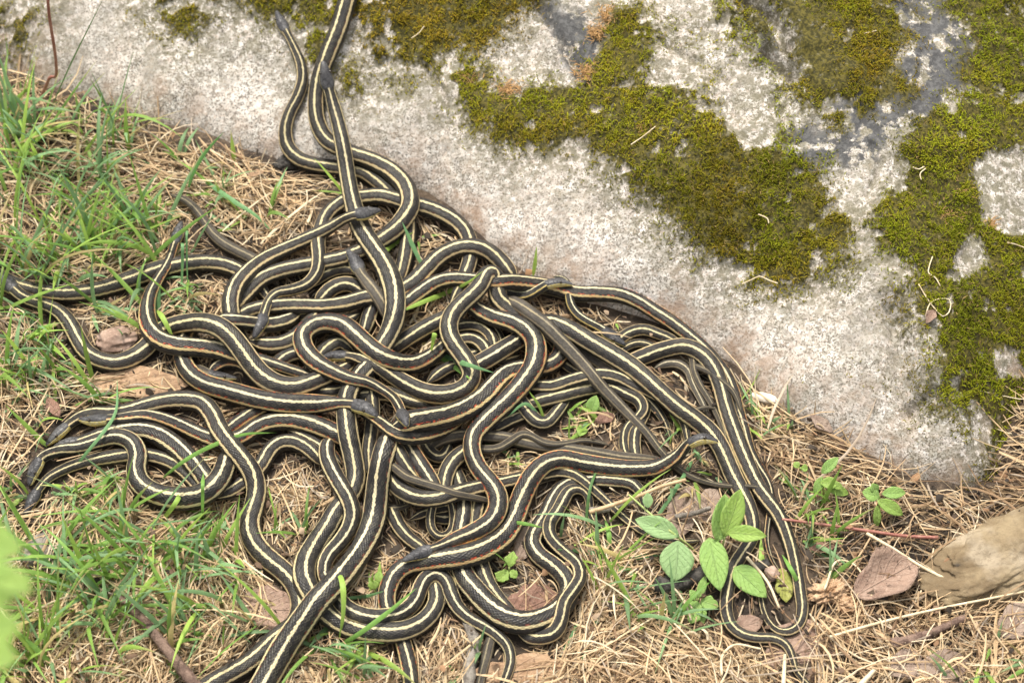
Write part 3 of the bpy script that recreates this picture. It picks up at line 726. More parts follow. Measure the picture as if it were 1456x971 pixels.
  "386 530 L1 w12, 396 516 L3 w22, 408 507 w23, 424 502 w23, 442 500 L1.5 w20, 456 500 L1 w8"),
 ("half-buried brownish garter snake head with open eye left of centre", 'g', 0.3,
  "H 337 538 L3.5 w12, 322 537 w16, 306 534 w15, 290 528 L2 w16, 274 520 L1 w10"),
 ("red-flecked bend of garter snake above the half-buried head", 'o', -0.1,
  "294 536 L1 w10, 304 524 L2 w16, 322 515 w18, 345 518 w19, 364 534 L3 w20, 384 553 w20, 404 566 L2 w18, 420 574 L1 w8"),
 ("white-striped garter snake piece beside the lower part of the upright snake", 'w', 0,
  "546 416 L1 w12, 535 428 L3 w22, 527 446 w23, 521 464 L2 w22, 517 480 L1 w12"),
 ("garter snake rising right from the hooked body toward the S-bent one", 'y', 0.05,
  "546 506 L1 w14, 560 494 L5 w24, 578 482 L6 w25, 598 470 w26, 620 459 w26, 642 450 L3 w24, 662 440 L1 w12"),
 ("outer of the nested arcs right of the S-bent snake", 'y', 0.1,
  "636 470 L1 w12, 650 465 L2 w18, 669 463 L3 w19, 687 468 w19, 699 481 w18, 702 497 L1.5 w16, 700 512 L1 w8"),
 ("inner of the nested arcs right of the S-bent snake", 'y', 0.1,
  "640 490 L1 w12, 654 484 L3 w20, 669 482 w21, 684 489 w21, 694 503 L2 w19, 698 518 L1 w8"),
 ("thin arc of snake outside the nested arcs, touching the central sweeping body", 'k', 0.1,
  "690 458 L1 w8, 703 468 L2 w13, 712 482 w13, 716 498 L1.5 w12, 714 512 L1 w6"),
 ("white-striped garter snake slanting up from the S-bent to the sweeping one", 'w', 0,
  "658 534 L1 w14, 674 522 L3.5 w25, 693 511 L4 w26, 714 498 w26, 738 484 w26, 756 474 L2 w24, 772 466 L1 w12"),
 ("garter snake edge below the S-bent one, left of the slanting white stripe", 'y', 0.1,
  "606 546 L1 w10, 620 534 L2 w18, 636 524 w19, 650 520 L1.5 w17, 664 526 L1 w8"),
 # --- buried layer showing in the gaps
 ("buried garter snake seen in the dark gap inside the hooked loop", 'y', 0.2,
  "420 560 L0 w14, 442 530 L1 w22, 462 498 w23, 484 486 w22, 504 500 L0 w14"),
 ("buried garter snake under the crossing at the pile centre", 'k', 0.1,
  "470 560 L0 w14, 510 562 L1 w22, 548 560 w22, 590 572 w22, 626 578 L0 w12"),
 ("buried garter snake showing upright stripes between the two facing heads", 'y', 0,
  "520 520 L0 w12, 526 548 L1 w20, 530 580 w21, 528 612 w21, 524 644 w20, 526 676 L0 w12"),
 ("buried garter snake at the pile's middle right behind the sweeping one", 'k', 0,
  "700 520 L0 w12, 712 545 L1 w20, 700 560 w20, 690 592 L0 w12"),
 ("buried garter snake under the nested arcs", 'y', 0.2,
  "640 500 L0 w12, 664 506 L1 w20, 690 498 w20, 716 512 w20, 740 505 L0 w12"),
 ("buried garter snake below the twice-bent neck in the upper left interior", 'k', 0.1,
  "404 470 L0 w12, 430 472 L1 w20, 460 458 w20, 490 456 w20, 512 446 L0 w12"),
 ("buried garter snake bending under the U-shaped fold", 'k', 0.1,
  "600 724 L0 w12, 622 736 L1 w18, 650 738 w18, 690 750 L0 w12"),
 ("thin garter snake crossing under the tight U fold", 'y', 0.1,
  "580 740 L0.5 w8, 600 731 L1 w14, 624 725 w15, 648 720 w15, 672 712 w14, 694 702 L0.5 w8"),
 ("thin dark snake in the gap below the long right-hand body", 'k', 0.1,
  "872 540 L0.5 w8, 896 553 L1 w15, 918 568 w15, 936 586 w13, 948 606 w10, 954 626 w5"),
 ("short dark snake piece right of the sweeping one's bend", 'k', 0.1,
  "770 478 L0.5 w8, 784 494 L1 w16, 800 514 w17, 820 528 w15, 842 536 L0.5 w8"),
 ("slim garter snake upright in the gap right of the thickest body's upper end", 'y', 0,
  "566 628 L0.5 w8, 562 652 L1 w15, 566 680 w16, 572 706 w15, 578 732 L0.5 w8"),
 ("thin tail passing left under the lower right cream-striped bend", 'g', 0,
  "742 858 L0.5 w5, 722 850 L1 w9, 702 842 w11, 680 828 w12, 664 806 L0.5 w8"),
 ("slim garter snake edge beside the down-turned head's neck", 'y', 0.1,
  "396 446 L0.5 w8, 418 450 L1 w15, 440 446 w15, 462 450 w14, 480 462 L0.5 w8"),
 ("buried garter snake beside the left end of the blue-grey-headed one", 'y', 0.1,
  "420 560 L0 w12, 446 556 L1 w18, 474 556 w18, 500 550 L0 w10"),
]

def parse_path(s):
    pts = []; L = 0.0
    head = s.strip().startswith('H')
    s = s.strip().lstrip('H')
    for tok in s.split(','):
        w = None; xy = []; up_ = 0.0
        for t in tok.split():
            if t[0] == 'L': L = float(t[1:])
            elif t[0] == 'w': w = float(t[1:])
            elif t[0] == 'u': up_ = float(t[1:])
            else: xy.append(float(t))
        pts.append((xy[0], xy[1], L, w, up_))
    A = np.array([(p[0], p[1], p[2]) for p in pts])
    s_ = np.concatenate([[0], np.cumsum(np.hypot(np.diff(A[:, 0]), np.diff(A[:, 1])))])
    kn = [(s_[i], p[3]) for i, p in enumerate(pts) if p[3] is not None]
    W = np.interp(s_, [k[0] for k in kn], [k[1] for k in kn])
    return head, np.column_stack([A[:, :2], W, A[:, 2], [p[4] for p in pts]])

STEP = 4.5
S_px, S_w, S_L, S_id, S_arc, S_rng, S_head, S_up = [], [], [], [], [], [], [], []
off = 0
for i, (lab, var, roll, path) in enumerate(SNAKES):
    hd, C = parse_path(path)
    Q = catmull(C, STEP)
    s = np.concatenate([[0], np.cumsum(np.hypot(np.diff(Q[:, 0]), np.diff(Q[:, 1])))])
    S_px.append(Q[:, :2]); S_w.append(Q[:, 2]); S_L.append(Q[:, 3]); S_up.append(Q[:, 4]); S_id.append(np.full(len(Q), i)); S_arc.append(s)
    S_rng.append((off, off + len(Q))); S_head.append(hd); off += len(Q)
PX = np.vstack(S_px); WP = np.concatenate(S_w); LV = np.concatenate(S_L); ID = np.concatenate(S_id); ARC = np.concatenate(S_arc)
LV = LV + ID * 1e-3
NS = len(PX)
WP = WP * 1.0 + 0.4
RD = WP / 2 * MPP
# pairs of samples that lie over one another in the photograph, the upper one first
pa, pb = [], []
for i0 in range(0, NS, 600):
    i1 = min(NS, i0 + 600)
    D = np.hypot(PX[i0:i1, None, 0] - PX[None, :, 0], PX[i0:i1, None, 1] - PX[None, :, 1])
    R = (WP[i0:i1, None] + WP[None]) / 2
    m = (D < R * 1.02) & (LV[i0:i1, None] > LV[None] + 1e-4)
    same = ID[i0:i1, None] == ID[None]
    m &= ~(same & (np.abs(ARC[i0:i1, None] - ARC[None]) < 2.6 * R))
    a, b = np.where(m)
    pa.append(a + i0); pb.append(b)
pa = np.concatenate(pa); pb = np.concatenate(pb)
DIRS = rays(PX[:, 0], PX[:, 1])

def pos_from_z(z):
    return CAM[None] + DIRS * ((z - CAM[2]) / DIRS[:, 2])[:, None]

def smooth_snakes(z, sig=5.0):
    out = z.copy()
    k = np.arange(-14, 15); g = np.exp(-(k / sig) ** 2 / 2); g /= g.sum()
    for (a, b) in S_rng:
        p = np.concatenate([np.full(14, z[a]), z[a:b], np.full(14, z[b - 1])])
        out[a:b] = np.convolve(p, g, 'valid')
    return out

Z = np.full(NS, 0.0)
for it in range(30):      # rest on soil or rock
    P = pos_from_z(Z)
    Z = Z + 0.5 * (surf_h(P[:, :2]) + RD * 0.9 - Z)
for it in range(70):
    P = pos_from_z(Z)
    g = surf_h(P[:, :2]) + RD * 0.9
    d2 = ((P[pa, :2] - P[pb, :2]) ** 2).sum(1)
    need = np.sqrt(np.clip((0.80 * (RD[pa] + RD[pb])) ** 2 - d2, 0, None))
    req = g.copy()
    np.maximum.at(req, pa, np.where(need > 0, Z[pb] + need, -1))
    zs = smooth_snakes(req, 8.0)
    tgt = 0.42 * np.maximum(zs, req) + 0.58 * zs
    Z = Z + 0.5 * (tgt - Z)
Z = smooth_snakes(Z, 2.6) + np.concatenate(S_up).clip(0) * MPP
SP = pos_from_z(Z)
print('snake pile top', Z.max(), 'samples', NS)

# ---------------------------------------------------------------- snake material
def snake_material(name, side, dorsal, lateral, red=0.0, stripe=1.0, belly=(0.42, 0.40, 0.27), checks=0.35):
    m, nt, b = new_mat(name)
    nb = NB(nt)
    uvn = nb.n('ShaderNodeUVMap'); uvn.uv_map = 'UVMap'
    sep = nb.n('ShaderNodeSeparateXYZ'); nb.link(uvn.outputs[0], sep.inputs[0])
    u, v = sep.outputs[0], sep.outputs[1]
    head = nb.attr('head')
    a = nb.math('MULTIPLY', v, 23.0); bb = nb.math('MULTIPLY', u, 1 / 0.46)
    cx = nb.math('MULTIPLY', nb.math('ADD', a, bb), 1.1); cy = nb.math('MULTIPLY', nb.math('SUBTRACT', a, bb), 1.1)
    cv = nb.n('ShaderNodeCombineXYZ'); nb.link(cx, cv.inputs[0]); nb.link(cy, cv.inputs[1])
    vor = nb.n('ShaderNodeTexVoronoi', voronoi_dimensions='2D', feature='F1', distance='CHEBYCHEV')
    nb.link(cv.outputs[0], vor.inputs['Vector']); vor.inputs['Scale'].default_value = 1.0; vor.inputs['Randomness'].default_value = 0.0
    dist = vor.outputs['Distance']                       # 0 centre .. 0.5 edge of a scale
    rnd = nb.n('ShaderNodeSeparateColor'); nb.link(vor.outputs['Color'], rnd.inputs[0])
    edge = nb.step(dist, 0.33, 0.48)
    pos = nb.geo_pos()
    big = nb.noise(pos, 60, 3)
    off = nb.math('ABSOLUTE', nb.math('SUBTRACT', v, 0.5))
    ser = nb.math('MULTIPLY', nb.math('ADD', nb.math('SUBTRACT', dist, 0.25), nb.math('SUBTRACT', rnd.outputs[2], 0.5)), 0.014)
    offs = nb.math('ADD', off, ser)
    c = nb.mix(nb.step(big, 0.35, 0.65), tuple(x * 0.8 for x in side), tuple(x * 1.25 for x in side))
    c = nb.mix(nb.math('MULTIPLY', rnd.outputs[0], 0.20), c, (0.13, 0.115, 0.10))
    c = nb.mix(nb.math('MULTIPLY', edge, checks), c, (0.004, 0.004, 0.004))
    # olive-grey flecks of skin between the scales
    sk = nb.math('MULTIPLY', nb.math('MULTIPLY', edge, nb.step(rnd.outputs[1], 0.7, 0.8)), 0.35)
    c = nb.mix(sk, c, (0.32, 0.29, 0.19))
    # red bars above the side stripe
    if red > 0:
        bar = nb.math('MULTIPLY', nb.step(off, 0.122, 0.150), nb.math('SUBTRACT', 1.0, nb.step(off, 0.160, 0.172)))
        cell = nb.noise(cv.outputs[0], 0.9, 1, dim='2D')
        bar = nb.math('MULTIPLY', bar, nb.step(nb.math('ADD', cell, nb.math('MULTIPLY', big, 0.35)), 0.73, 0.80))
        c = nb.mix(nb.math('MULTIPLY', bar, red), c, (0.62, 0.085, 0.03))
    # under the side stripe dark again, then pale belly
    c = nb.mix(nb.step(off, 0.325, 0.36), c, belly)
    # stripes
    lat_in = nb.math('SUBTRACT', 1.0, nb.step(nb.math('ABSOLUTE', nb.math('SUBTRACT', offs, 0.182)), 0.017, 0.026))
    latc = lateral
    if red > 0:
        o2 = nb.math('MULTIPLY', nb.step(nb.noise(pos, 28, 2), 0.48, 0.62), 0.30 * red)
        latc = nb.mix(o2, lateral, (0.70, 0.20, 0.045))
    latc = nb.mix(nb.math('MULTIPLY', edge, 0.35), latc, (0.10, 0.075, 0.03))
    c = nb.mix(nb.math('MULTIPLY', lat_in, 0.95 * stripe), c, latc)
    dor = nb.math('SUBTRACT', 1.0, nb.step(offs, 0.016, 0.027))
    dc = nb.mix(nb.math('MULTIPLY', edge, 0.42), dorsal, (0.30, 0.25, 0.13))
    dc = nb.mix(nb.math('MULTIPLY', nb.step(nb.noise(pos, 45, 3), 0.42, 0.66), 0.45), dc, (0.56, 0.45, 0.24))
    c = nb.mix(nb.math('MULTIPLY', dor, stripe), c, dc)
    # head: plain blue-grey plates, yellow lips and throat
    pl = nb.n('ShaderNodeTexVoronoi', feature='DISTANCE_TO_EDGE'); nb.link(pos, pl.inputs['Vector']); pl.inputs['Scale'].default_value = 260
    ple = nb.math('SUBTRACT', 1.0, nb.step(pl.outputs[0], 0.0, 0.10))
    hc = nb.mix(nb.step(big, 0.4, 0.6), (0.052, 0.051, 0.055), (0.105, 0.103, 0.106))
    hc = nb.mix(nb.math('MULTIPLY', ple, 0.75), hc, (0.012, 0.012, 0.013))
    hy = nb.mix(nb.step(nb.noise(pos, 500, 1), 0.45, 0.6), (0.62, 0.50, 0.17), (0.66, 0.58, 0.30))
    hc = nb.mix(nb.step(off, 0.200, 0.222), hc, hy)
    lip = nb.math('SUBTRACT', 1.0, nb.step(nb.math('ABSOLUTE', nb.math('SUBTRACT', off, 0.252)), 0.003, 0.010))
    hc = nb.mix(nb.math('MULTIPLY', lip, 0.85), hc, (0.03, 0.02, 0.012))
    c = nb.mix(nb.step(head, 0.35, 0.75), c, hc)
    nb.link(c, b.inputs['Base Color'])
    b.inputs['Roughness'].default_value = 0.42
    b.inputs['Specular IOR Level'].default_value = 0.34
    hgt = nb.math('MULTIPLY', nb.math('SUBTRACT', 0.5, dist), nb.math('SUBTRACT', 1.0, head))
    hgt = nb.math('SUBTRACT', hgt, nb.math('MULTIPLY', nb.math('MULTIPLY', ple, head), 0.25))
    nb.link(nb.bump(hgt, 0.7, 0.0009), b.inputs['Normal'])
    return m

SM = {
 'k': snake_material('snake_black_cream', (0.018, 0.0165, 0.0155), (0.74, 0.64, 0.39), (0.80, 0.66, 0.37)),
 'w': snake_material('snake_black_white', (0.015, 0.014, 0.0135), (0.78, 0.69, 0.45), (0.80, 0.68, 0.38), red=0.25),
 'o': snake_material('snake_orange_flecked', (0.015, 0.014, 0.0135), (0.76, 0.66, 0.42), (0.80, 0.62, 0.30), red=0.95),
 'y': snake_material('snake_yellow_striped', (0.023, 0.0205, 0.0185), (0.76, 0.66, 0.38), (0.82, 0.66, 0.36), red=0.12),
 'g': snake_material('snake_brown_tail', (0.070, 0.059, 0.047), (0.40, 0.34, 0.22), (0.36, 0.29, 0.18), stripe=0.7),
 'b': snake_material('snake_jet_black', (0.018, 0.018, 0.019), (0.82, 0.78, 0.52), (0.72, 0.55, 0.18), checks=0.2),
 'p': snake_material('snake_pale_checked', (0.12, 0.105, 0.085), (0.66, 0.60, 0.42), (0.58, 0.49, 0.32), checks=0.8),
}
def eye_material():
    m, nt, b = new_mat('snake_eye')
    nb = NB(nt)
    g = nb.n('ShaderNodeTexCoord'); sep = nb.n('ShaderNodeSeparateXYZ'); nb.link(g.outputs['Normal'], sep.inputs[0])
    nz = nb.noise(g.outputs['Object'], 900, 2)
    c = nb.mix(nb.step(nz, 0.4, 0.6), (0.012, 0.009, 0.007), (0.05, 0.03, 0.015))
    nb.link(c, b.inputs['Base Color']); b.inputs['Roughness'].default_value = 0.06
    b.inputs['Coat Weight'].default_value = 0.6
    return m
MAT_EYE = eye_material()
_u = np.linspace(0, 2 * np.pi, 13)[:-1]; _v = np.linspace(0, np.pi, 8)
_SV = np.array([[0, 0, 1]] + [[math.sin(b_) * math.cos(a_), math.sin(b_) * math.sin(a_), math.cos(b_)] for b_ in _v[1:-1] for a_ in _u] + [[0, 0, -1]])
_SF = [[0, 1 + k, 1 + (k + 1) % 12] for k in range(12)]
for r_ in range(5):
    for k in range(12):
        _SF.append([1 + r_ * 12 + k, 1 + (r_ + 1) * 12 + k, 1 + (r_ + 1) * 12 + (k + 1) % 12, 1 + r_ * 12 + (k + 1) % 12])
_SF += [[len(_SV) - 1, 1 + 60 + (k + 1) % 12, 1 + 60 + k] for k in range(12)]

NR = 20
TH = np.linspace(0, 2 * np.pi, NR + 1)      # 0 = belly, pi = back
HEAD_T = [0, 0.04, 0.12, 0.25, 0.42, 0.60, 0.75, 0.88, 1.0, 1.3]
HEAD_W = [0.16, 0.36, 0.52, 0.68, 0.90, 1.10, 1.16, 1.02, 0.88, 0.84]
HEAD_H = [0.12, 0.30, 0.44, 0.60, 0.80, 0.84, 0.80, 0.78, 0.78, 0.80]

HEAD_ROLL = {'raised head and yellow': .75, 'black garter snake head': .6, 'long garter snake from left cluster': -.6, 'yellow cheek': -.65, 'arched neck': -.5, 'half-buried': .7, 'head inside the hook': -.35, 'blue-grey head': .25, 'small garter snake with slim': .2}

def build_snake(i):
    lab, var, roll, _ = SNAKES[i]
    hroll = next((v_ for k_, v_ in HEAD_ROLL.items() if k_ in lab), 0.0)
    a, b = S_rng[i]
    # finer resample of the solved centre line
    C = SP[a:b]
    s = np.concatenate([[0], np.cumsum(np.linalg.norm(np.diff(C, axis=0), axis=1))])
    n = int(s[-1] / 0.0021) + 2
    t = np.linspace(0, s[-1], n)
    if S_head[i]:
        t = np.unique(np.concatenate([t, np.linspace(0, 0.026, 26)]))
    n = len(t)
    C = np.stack([np.interp(t, s, C[:, k]) for k in range(3)], 1)
    for _ in range(3):
        C[1:-1] = 0.25 * C[:-2] + 0.5 * C[1:-1] + 0.25 * C[2:]
    R = np.interp(t, s, RD[a:b])
    R = R * (1 + 0.035 * np.sin(t * 31 + i * 2.1) + 0.02 * np.sin(t * 83 + i))
    wid = R.copy(); hei = R * 0.93; head = np.zeros(n)
    if S_head[i]:
        hw = np.interp(0.016, t, R) * 1.06
        hl = max(0.0245, hw * 4.5)
        q = t / hl
        k = np.clip((q - 1.0) / 0.6, 0, 1)
        prof_w = np.interp(q, HEAD_T, HEAD_W) * hw; prof_h = np.interp(q, HEAD_T, HEAD_H) * hw * 1.05
        wid = prof_w * (1 - k) + R * k; hei = prof_h * (1 - k) + R * 0.93 * k
        head = 1 - sstep(0.86, 1.06, q)
    else:
        e = np.sqrt(np.clip(t / 0.010, 0.01, 1)); wid *= e; hei *= e
    e = np.sqrt(np.clip((t[-1] - t) / 0.006, 0.006, 1)); wid *= e; hei *= e
    T = np.gradient(C, axis=0); T /= np.linalg.norm(T, axis=1, keepdims=True)
    upv = np.array([0, 0, 1.0]) - T * T[:, 2:3]
    upv /= np.linalg.norm(upv, axis=1, keepdims=True)
    sd = np.cross(T, upv)
    rr = roll + 0.22 * np.sin(t * 17 + i * 1.7) + 0.12 * np.sin(t * 41 + i)
    if S_head[i]:
        rr = rr * sstep(0.01, 0.06, t) + hroll * (1 - sstep(0.02, 0.07, t))
    U = upv * np.cos(rr)[:, None] + sd * np.sin(rr)[:, None]
    S = sd * np.cos(rr)[:, None] - upv * np.sin(rr)[:, None]
    ct, st = np.cos(TH), np.sin(TH)
    # slightly flattened belly
    cz = np.where(ct > 0.75, 0.75 + (ct - 0.75) * 0.35, ct)
    V = C[:, None, :] - U[:, None, :] * (cz[None, :, None] * hei[:, None, None]) + S[:, None, :] * (st[None, :, None] * wid[:, None, None])
    u = np.concatenate([[0], np.cumsum(np.diff(t) / np.maximum(0.5 * (R[1:] + R[:-1]), 0.0016))])
    UVv = np.stack([np.repeat(u[:, None], NR + 1, 1), np.repeat((TH / (2 * np.pi))[None], n, 0)], -1).reshape(-1, 2)
    V = V.reshape(-1, 3)
    idx = np.arange(n * (NR + 1)).reshape(n, NR + 1)
    F = np.stack([idx[:-1, :-1], idx[:-1, 1:], idx[1:, 1:], idx[1:, :-1]], -1).reshape(-1, 4)
    V = np.vstack([V, C[:1] - T[:1] * wid[0] * 0.6, C[-1:] + T[-1:] * wid[-1] * 0.8])
    UVv = np.vstack([UVv, [[0, .5]], [[u[-1], .5]]])
    nv = n * (NR + 1)
    caps = [[nv, idx[0, k + 1], idx[0, k]] for k in range(NR)] + [[nv + 1, idx[-1, k], idx[-1, k + 1]] for k in range(NR)]
    hat = np.concatenate([np.repeat(head, NR + 1), [head[0], 0]])
    faces = [list(map(int, f)) for f in F] + [list(map(int, f)) for f in caps]
    # origin at the base of the animal
    j = n // 2
    loc = np.array([C[j, 0], C[j, 1], C[:, 2].min() - R.max()])
    o = mesh_obj('garter_snake', V, faces, SM[var], loc=loc, uv=UVv, attrs={'head': hat})
    tag(o, lab, 'snake', 'garter snakes tangled in the mating pile')
    if S_head[i]:
        j = int(np.searchsorted(t, hl * 0.40))
        for sg in (-1, 1):
            c = C[j] + S[j] * sg * wid[j] * 0.84 + U[j] * hei[j] * 0.44
            mesh_obj('eye', c + _SV * hw * 0.24, _SF, MAT_EYE, parent=o, loc=c)
    return o

snakes = [build_snake(i) for i in range(len(SNAKES))]
KD = kdtree.KDTree(NS)
for i in range(NS):
    KD.insert(SP[i], i)
KD.balance()

def hits_snake(P, k=0.9):
    for p in P:
        co, idx, d = KD.find(p)
        if d < RD[idx] * k + 0.0006:
            return True
    return False
# ================================================================== GROUND COVER
def img_density(px, py, blobs):
    """sum of soft blobs (x, y, rx, ry, weight) in traced coordinates"""
    d = np.zeros(len(px))
    for x, y, rx, ry, w in blobs:
        d = np.maximum(d, w * np.exp(-(((px - x) / rx) ** 2 + ((py - y) / ry) ** 2)))
    return d

BARE = [(1020, 835, 95, 55, 1.0), (1120, 850, 75, 60, .95), (1180, 800, 40, 50, .7), (1000, 900, 70, 20, .6), (930, 560, 40, 30, .6), (1300, 800, 70, 35, .75), (1250, 760, 60, 30, .5), (1350, 720, 60, 20, .6), (1130, 780, 60, 60, .6), (1400, 750, 60, 30, .5),
        (385, 865, 50, 35, .95), (195, 543, 75, 24, .95), (970, 730, 28, 40, .9), (1003, 720, 22, 30, .9), (1140, 922, 55, 38, .9), (740, 960, 90, 24, .35), (755, 862, 42, 30, .9), (1258, 824, 45, 30, .8), (1435, 780, 70, 45, 1), (1190, 845, 40, 25, .9), (165, 486, 32, 20, .9), (480, 330, 40, 40, .5), (350, 850, 50, 40, .4), (100, 640, 25, 40, .3)]
SNAKE_PX_KD = kdtree.KDTree(NS)
for i in range(NS):
    SNAKE_PX_KD.insert((SP[i, 0], SP[i, 1], 0), i)
SNAKE_PX_KD.balance()

def blocked(P, k=1.0, lift=0.004):
    """does this strand cut through a snake?"""
    for p in P:
        for (co, idx, d) in KD.find_n(p, 2):
            if d < RD[idx] * k + 0.0008:
                return True
    return False

PXKD = kdtree.KDTree(NS)
for i in range(NS):
    PXKD.insert((PX[i, 0], PX[i, 1], 0), i)
PXKD.balance()

def covers(P):
    """would this blade lie in front of a snake?"""
    x, y, _ = project(P)
    for a, b in zip(x, y):
        co, idx, d = PXKD.find((a, b, 0))
        if d < WP[idx] * 0.5:
            return True
    return False

def build_straw(N=30000, fine=False):
    px = rng.uniform(-60, 1530, N); py = rng.uniform(60, 1040, N)
    if fine:
        px = rng.uniform(100, 1180, N); py = rng.uniform(230, 990, N)
    R0 = on_surface(px, py)
    d = poly_sd(R0[:, :2], ROCK_POLY)
    bare = img_density(px, py, BARE)
    keep = (d < -0.002) & (rng.uniform(0, 1, N) > bare * 0.95)
    R0 = R0[keep]; px = px[keep]; py = py[keep]; d = d[keep]; M = len(R0)
    flow = np.pi * 2.2 * fbm(R0[:, 0] * 5, R0[:, 1] * 5, 101, 2) + rng.normal(0, 0.75, M)
    flow = np.where(d > -0.04, np.arctan2(-0.45, 1.0) + rng.normal(0, 0.7, M), flow)
    L = rng.gamma(3.0, 0.0145, M).clip(0.014, 0.10)
    if fine:
        L = rng.uniform(0.008, 0.030, M)
    K = 6
    s = (np.linspace(0, 1, K) - 0.5)[None, :]
    curv = rng.normal(0, 0.36, M)
    ang = flow[:, None] + curv[:, None] * s * 2
    stepv = (L / (K - 1))[:, None]
    X = np.cumsum(np.cos(ang) * stepv, 1); Y = np.cumsum(np.sin(ang) * stepv, 1)
    X += R0[:, :1] - X.mean(1, keepdims=True); Y += R0[:, 1:2] - Y.mean(1, keepdims=True)
    g = surf_h(np.stack([X.ravel(), Y.ravel()], 1)).reshape(X.shape)
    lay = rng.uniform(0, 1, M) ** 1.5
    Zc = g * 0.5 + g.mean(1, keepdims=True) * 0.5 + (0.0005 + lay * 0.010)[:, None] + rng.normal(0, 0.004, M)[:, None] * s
    arch = np.clip(rng.normal(0, 0.0035, M), -0.001, 0.012)
    if fine:
        Zc = g + (0.0004 + lay * 0.003)[:, None]; arch = arch * 0.2
    Zc = Zc + arch[:, None] * (1 - 4 * s ** 2)
    Zc = np.maximum(Zc, g - 0.0005)
    P = np.stack([X, Y, Zc], -1)
    ok = np.array([not (blocked(P[i]) or (not fine and covers(P[i]) and random.random() < 0.85)) for i in range(M)])
    P = P[ok]; M = len(P); lay = lay[ok]
    W = (rng.uniform(0.0006, 0.0015, M) * np.where(rng.uniform(0, 1, M) < 0.12, 1.7, 1))[:, None] * np.interp(np.linspace(0, 1, K), [0, .15, .7, 1], [.75, 1, .9, .3])[None]
    pal = np.array([[0.74, 0.56, 0.34], [0.66, 0.47, 0.27], [0.82, 0.68, 0.47], [0.52, 0.36, 0.21], [0.32, 0.205, 0.12], [0.56, 0.46, 0.35]])
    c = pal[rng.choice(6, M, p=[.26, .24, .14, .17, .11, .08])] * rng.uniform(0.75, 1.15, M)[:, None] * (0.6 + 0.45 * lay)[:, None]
    xx, yy, _ = project(P[:, 2])
    damp = img_density(xx, yy, [(1250, 800, 190, 90, 1), (1060, 830, 120, 80, 1), (1200, 650, 150, 50, .7), (1420, 700, 80, 60, 1)])[:, None]      # older, browner thatch by the rock
    c = c * (1 - damp * rng.uniform(0, 0.75, M)[:, None] * np.array([[0.9, 1.0, 1.05]]))
    S = np.stack([rng.normal(0, 1, M), rng.normal(0, 1, M), rng.normal(0, 0.25, M)], 1)
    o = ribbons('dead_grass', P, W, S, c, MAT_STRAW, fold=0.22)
    tag(o, 'short broken straw in the gaps of the pile' if fine else 'thatch of pale dead grass over the ground', 'dead grass', kind='stuff')

def blade_curves(root, L, az, lean, bend, K=8):
    """root (M,3); blades that rise at `lean` from vertical and bend over toward azimuth az"""
    M = len(root)
    t = np.linspace(0, 1, K)[None, :]
    ang = lean[:, None] + bend[:, None] * t
    dz = np.cos(ang) * (L / (K - 1))[:, None]; dr = np.sin(ang) * (L / (K - 1))[:, None]
    r = np.concatenate([np.zeros((M, 1)), np.cumsum(dr[:, :-1], 1)], 1); z = np.concatenate([np.zeros((M, 1)), np.cumsum(dz[:, :-1], 1)], 1)
    P = np.stack([root[:, :1] + np.cos(az)[:, None] * r, root[:, 1:2] + np.sin(az)[:, None] * r, root[:, 2:3] + z], -1)
    g = surf_h(P[:, :, :2].reshape(-1, 2)).reshape(M, K)
    P[:, :, 2] = np.maximum(P[:, :, 2], g + 0.002)
    return P

GRASS_TUFTS = [  # x, y, rx, ry, tufts, height px, dry share
    (40, 330, 75, 140, 46, 125, 0), (130, 290, 95, 95, 30, 100, 0), (60, 190, 70, 40, 16, 95, 0), (45, 520, 70, 90, 30, 85, 0), (190, 440, 80, 50, 24, 80, 0), (150, 370, 100, 30, 20, 95, 0), (60, 470, 60, 40, 16, 90, 0),
    (260, 400, 40, 40, 10, 75, 0), (170, 330, 70, 40, 16, 80, 0), (330, 300, 80, 40, 12, 55, 0), (130, 690, 70, 35, 22, 55, 0), (110, 800, 120, 75, 44, 95, 0),
    (60, 920, 100, 60, 32, 95, 0), (240, 800, 80, 65, 30, 90, 0), (300, 890, 80, 60, 24, 85, 0), (170, 560, 90, 35, 12, 60, 0), (330, 780, 50, 40, 12, 70, 0),
    (440, 915, 60, 35, 18, 65, 0), (520, 935, 60, 30, 14, 60, 0), (540, 860, 25, 30, 4, 40, 0), (640, 690, 60, 60, 6, 28, 0), (780, 640, 50, 25, 8, 36, 0), (260, 670, 30, 20, 10, 45, 0), (415, 770, 30, 25, 5, 60, 0),
    (830, 590, 45, 30, 14, 40, 0), (960, 610, 30, 25, 8, 50, 0), (980, 680, 35, 25, 8, 45, 0), (860, 770, 40, 50, 12, 80, 0), (900, 840, 45, 40, 9, 70, 0), (940, 890, 50, 30, 9, 60, 0),
    (1080, 600, 40, 22, 9, 40, 0), (1165, 775, 45, 35, 9, 55, 0), (1120, 700, 30, 30, 3, 45, 0), (1400, 950, 60, 25, 6, 60, 0), (1160, 730, 60, 20, 4, 40, 0),
    (590, 340, 25, 25, 5, 50, 0), (480, 275, 30, 30, 4, 50, 0), (740, 375, 20, 8, 4, 32, 0), (840, 440, 25, 12, 5, 30, 0), (700, 610, 40, 10, 2, 30, 0), (612, 496, 8, 6, 2, 34, 0),
    (750, 800, 40, 50, 3, 40, 0), (660, 940, 60, 30, 5, 45, 0), (1000, 480, 12, 8, 2, 30, 0), (1050, 560, 15, 10, 3, 35, 0), (380, 240, 60, 20, 5, 45, 0), (220, 210, 60, 20, 6, 60, 0),
]

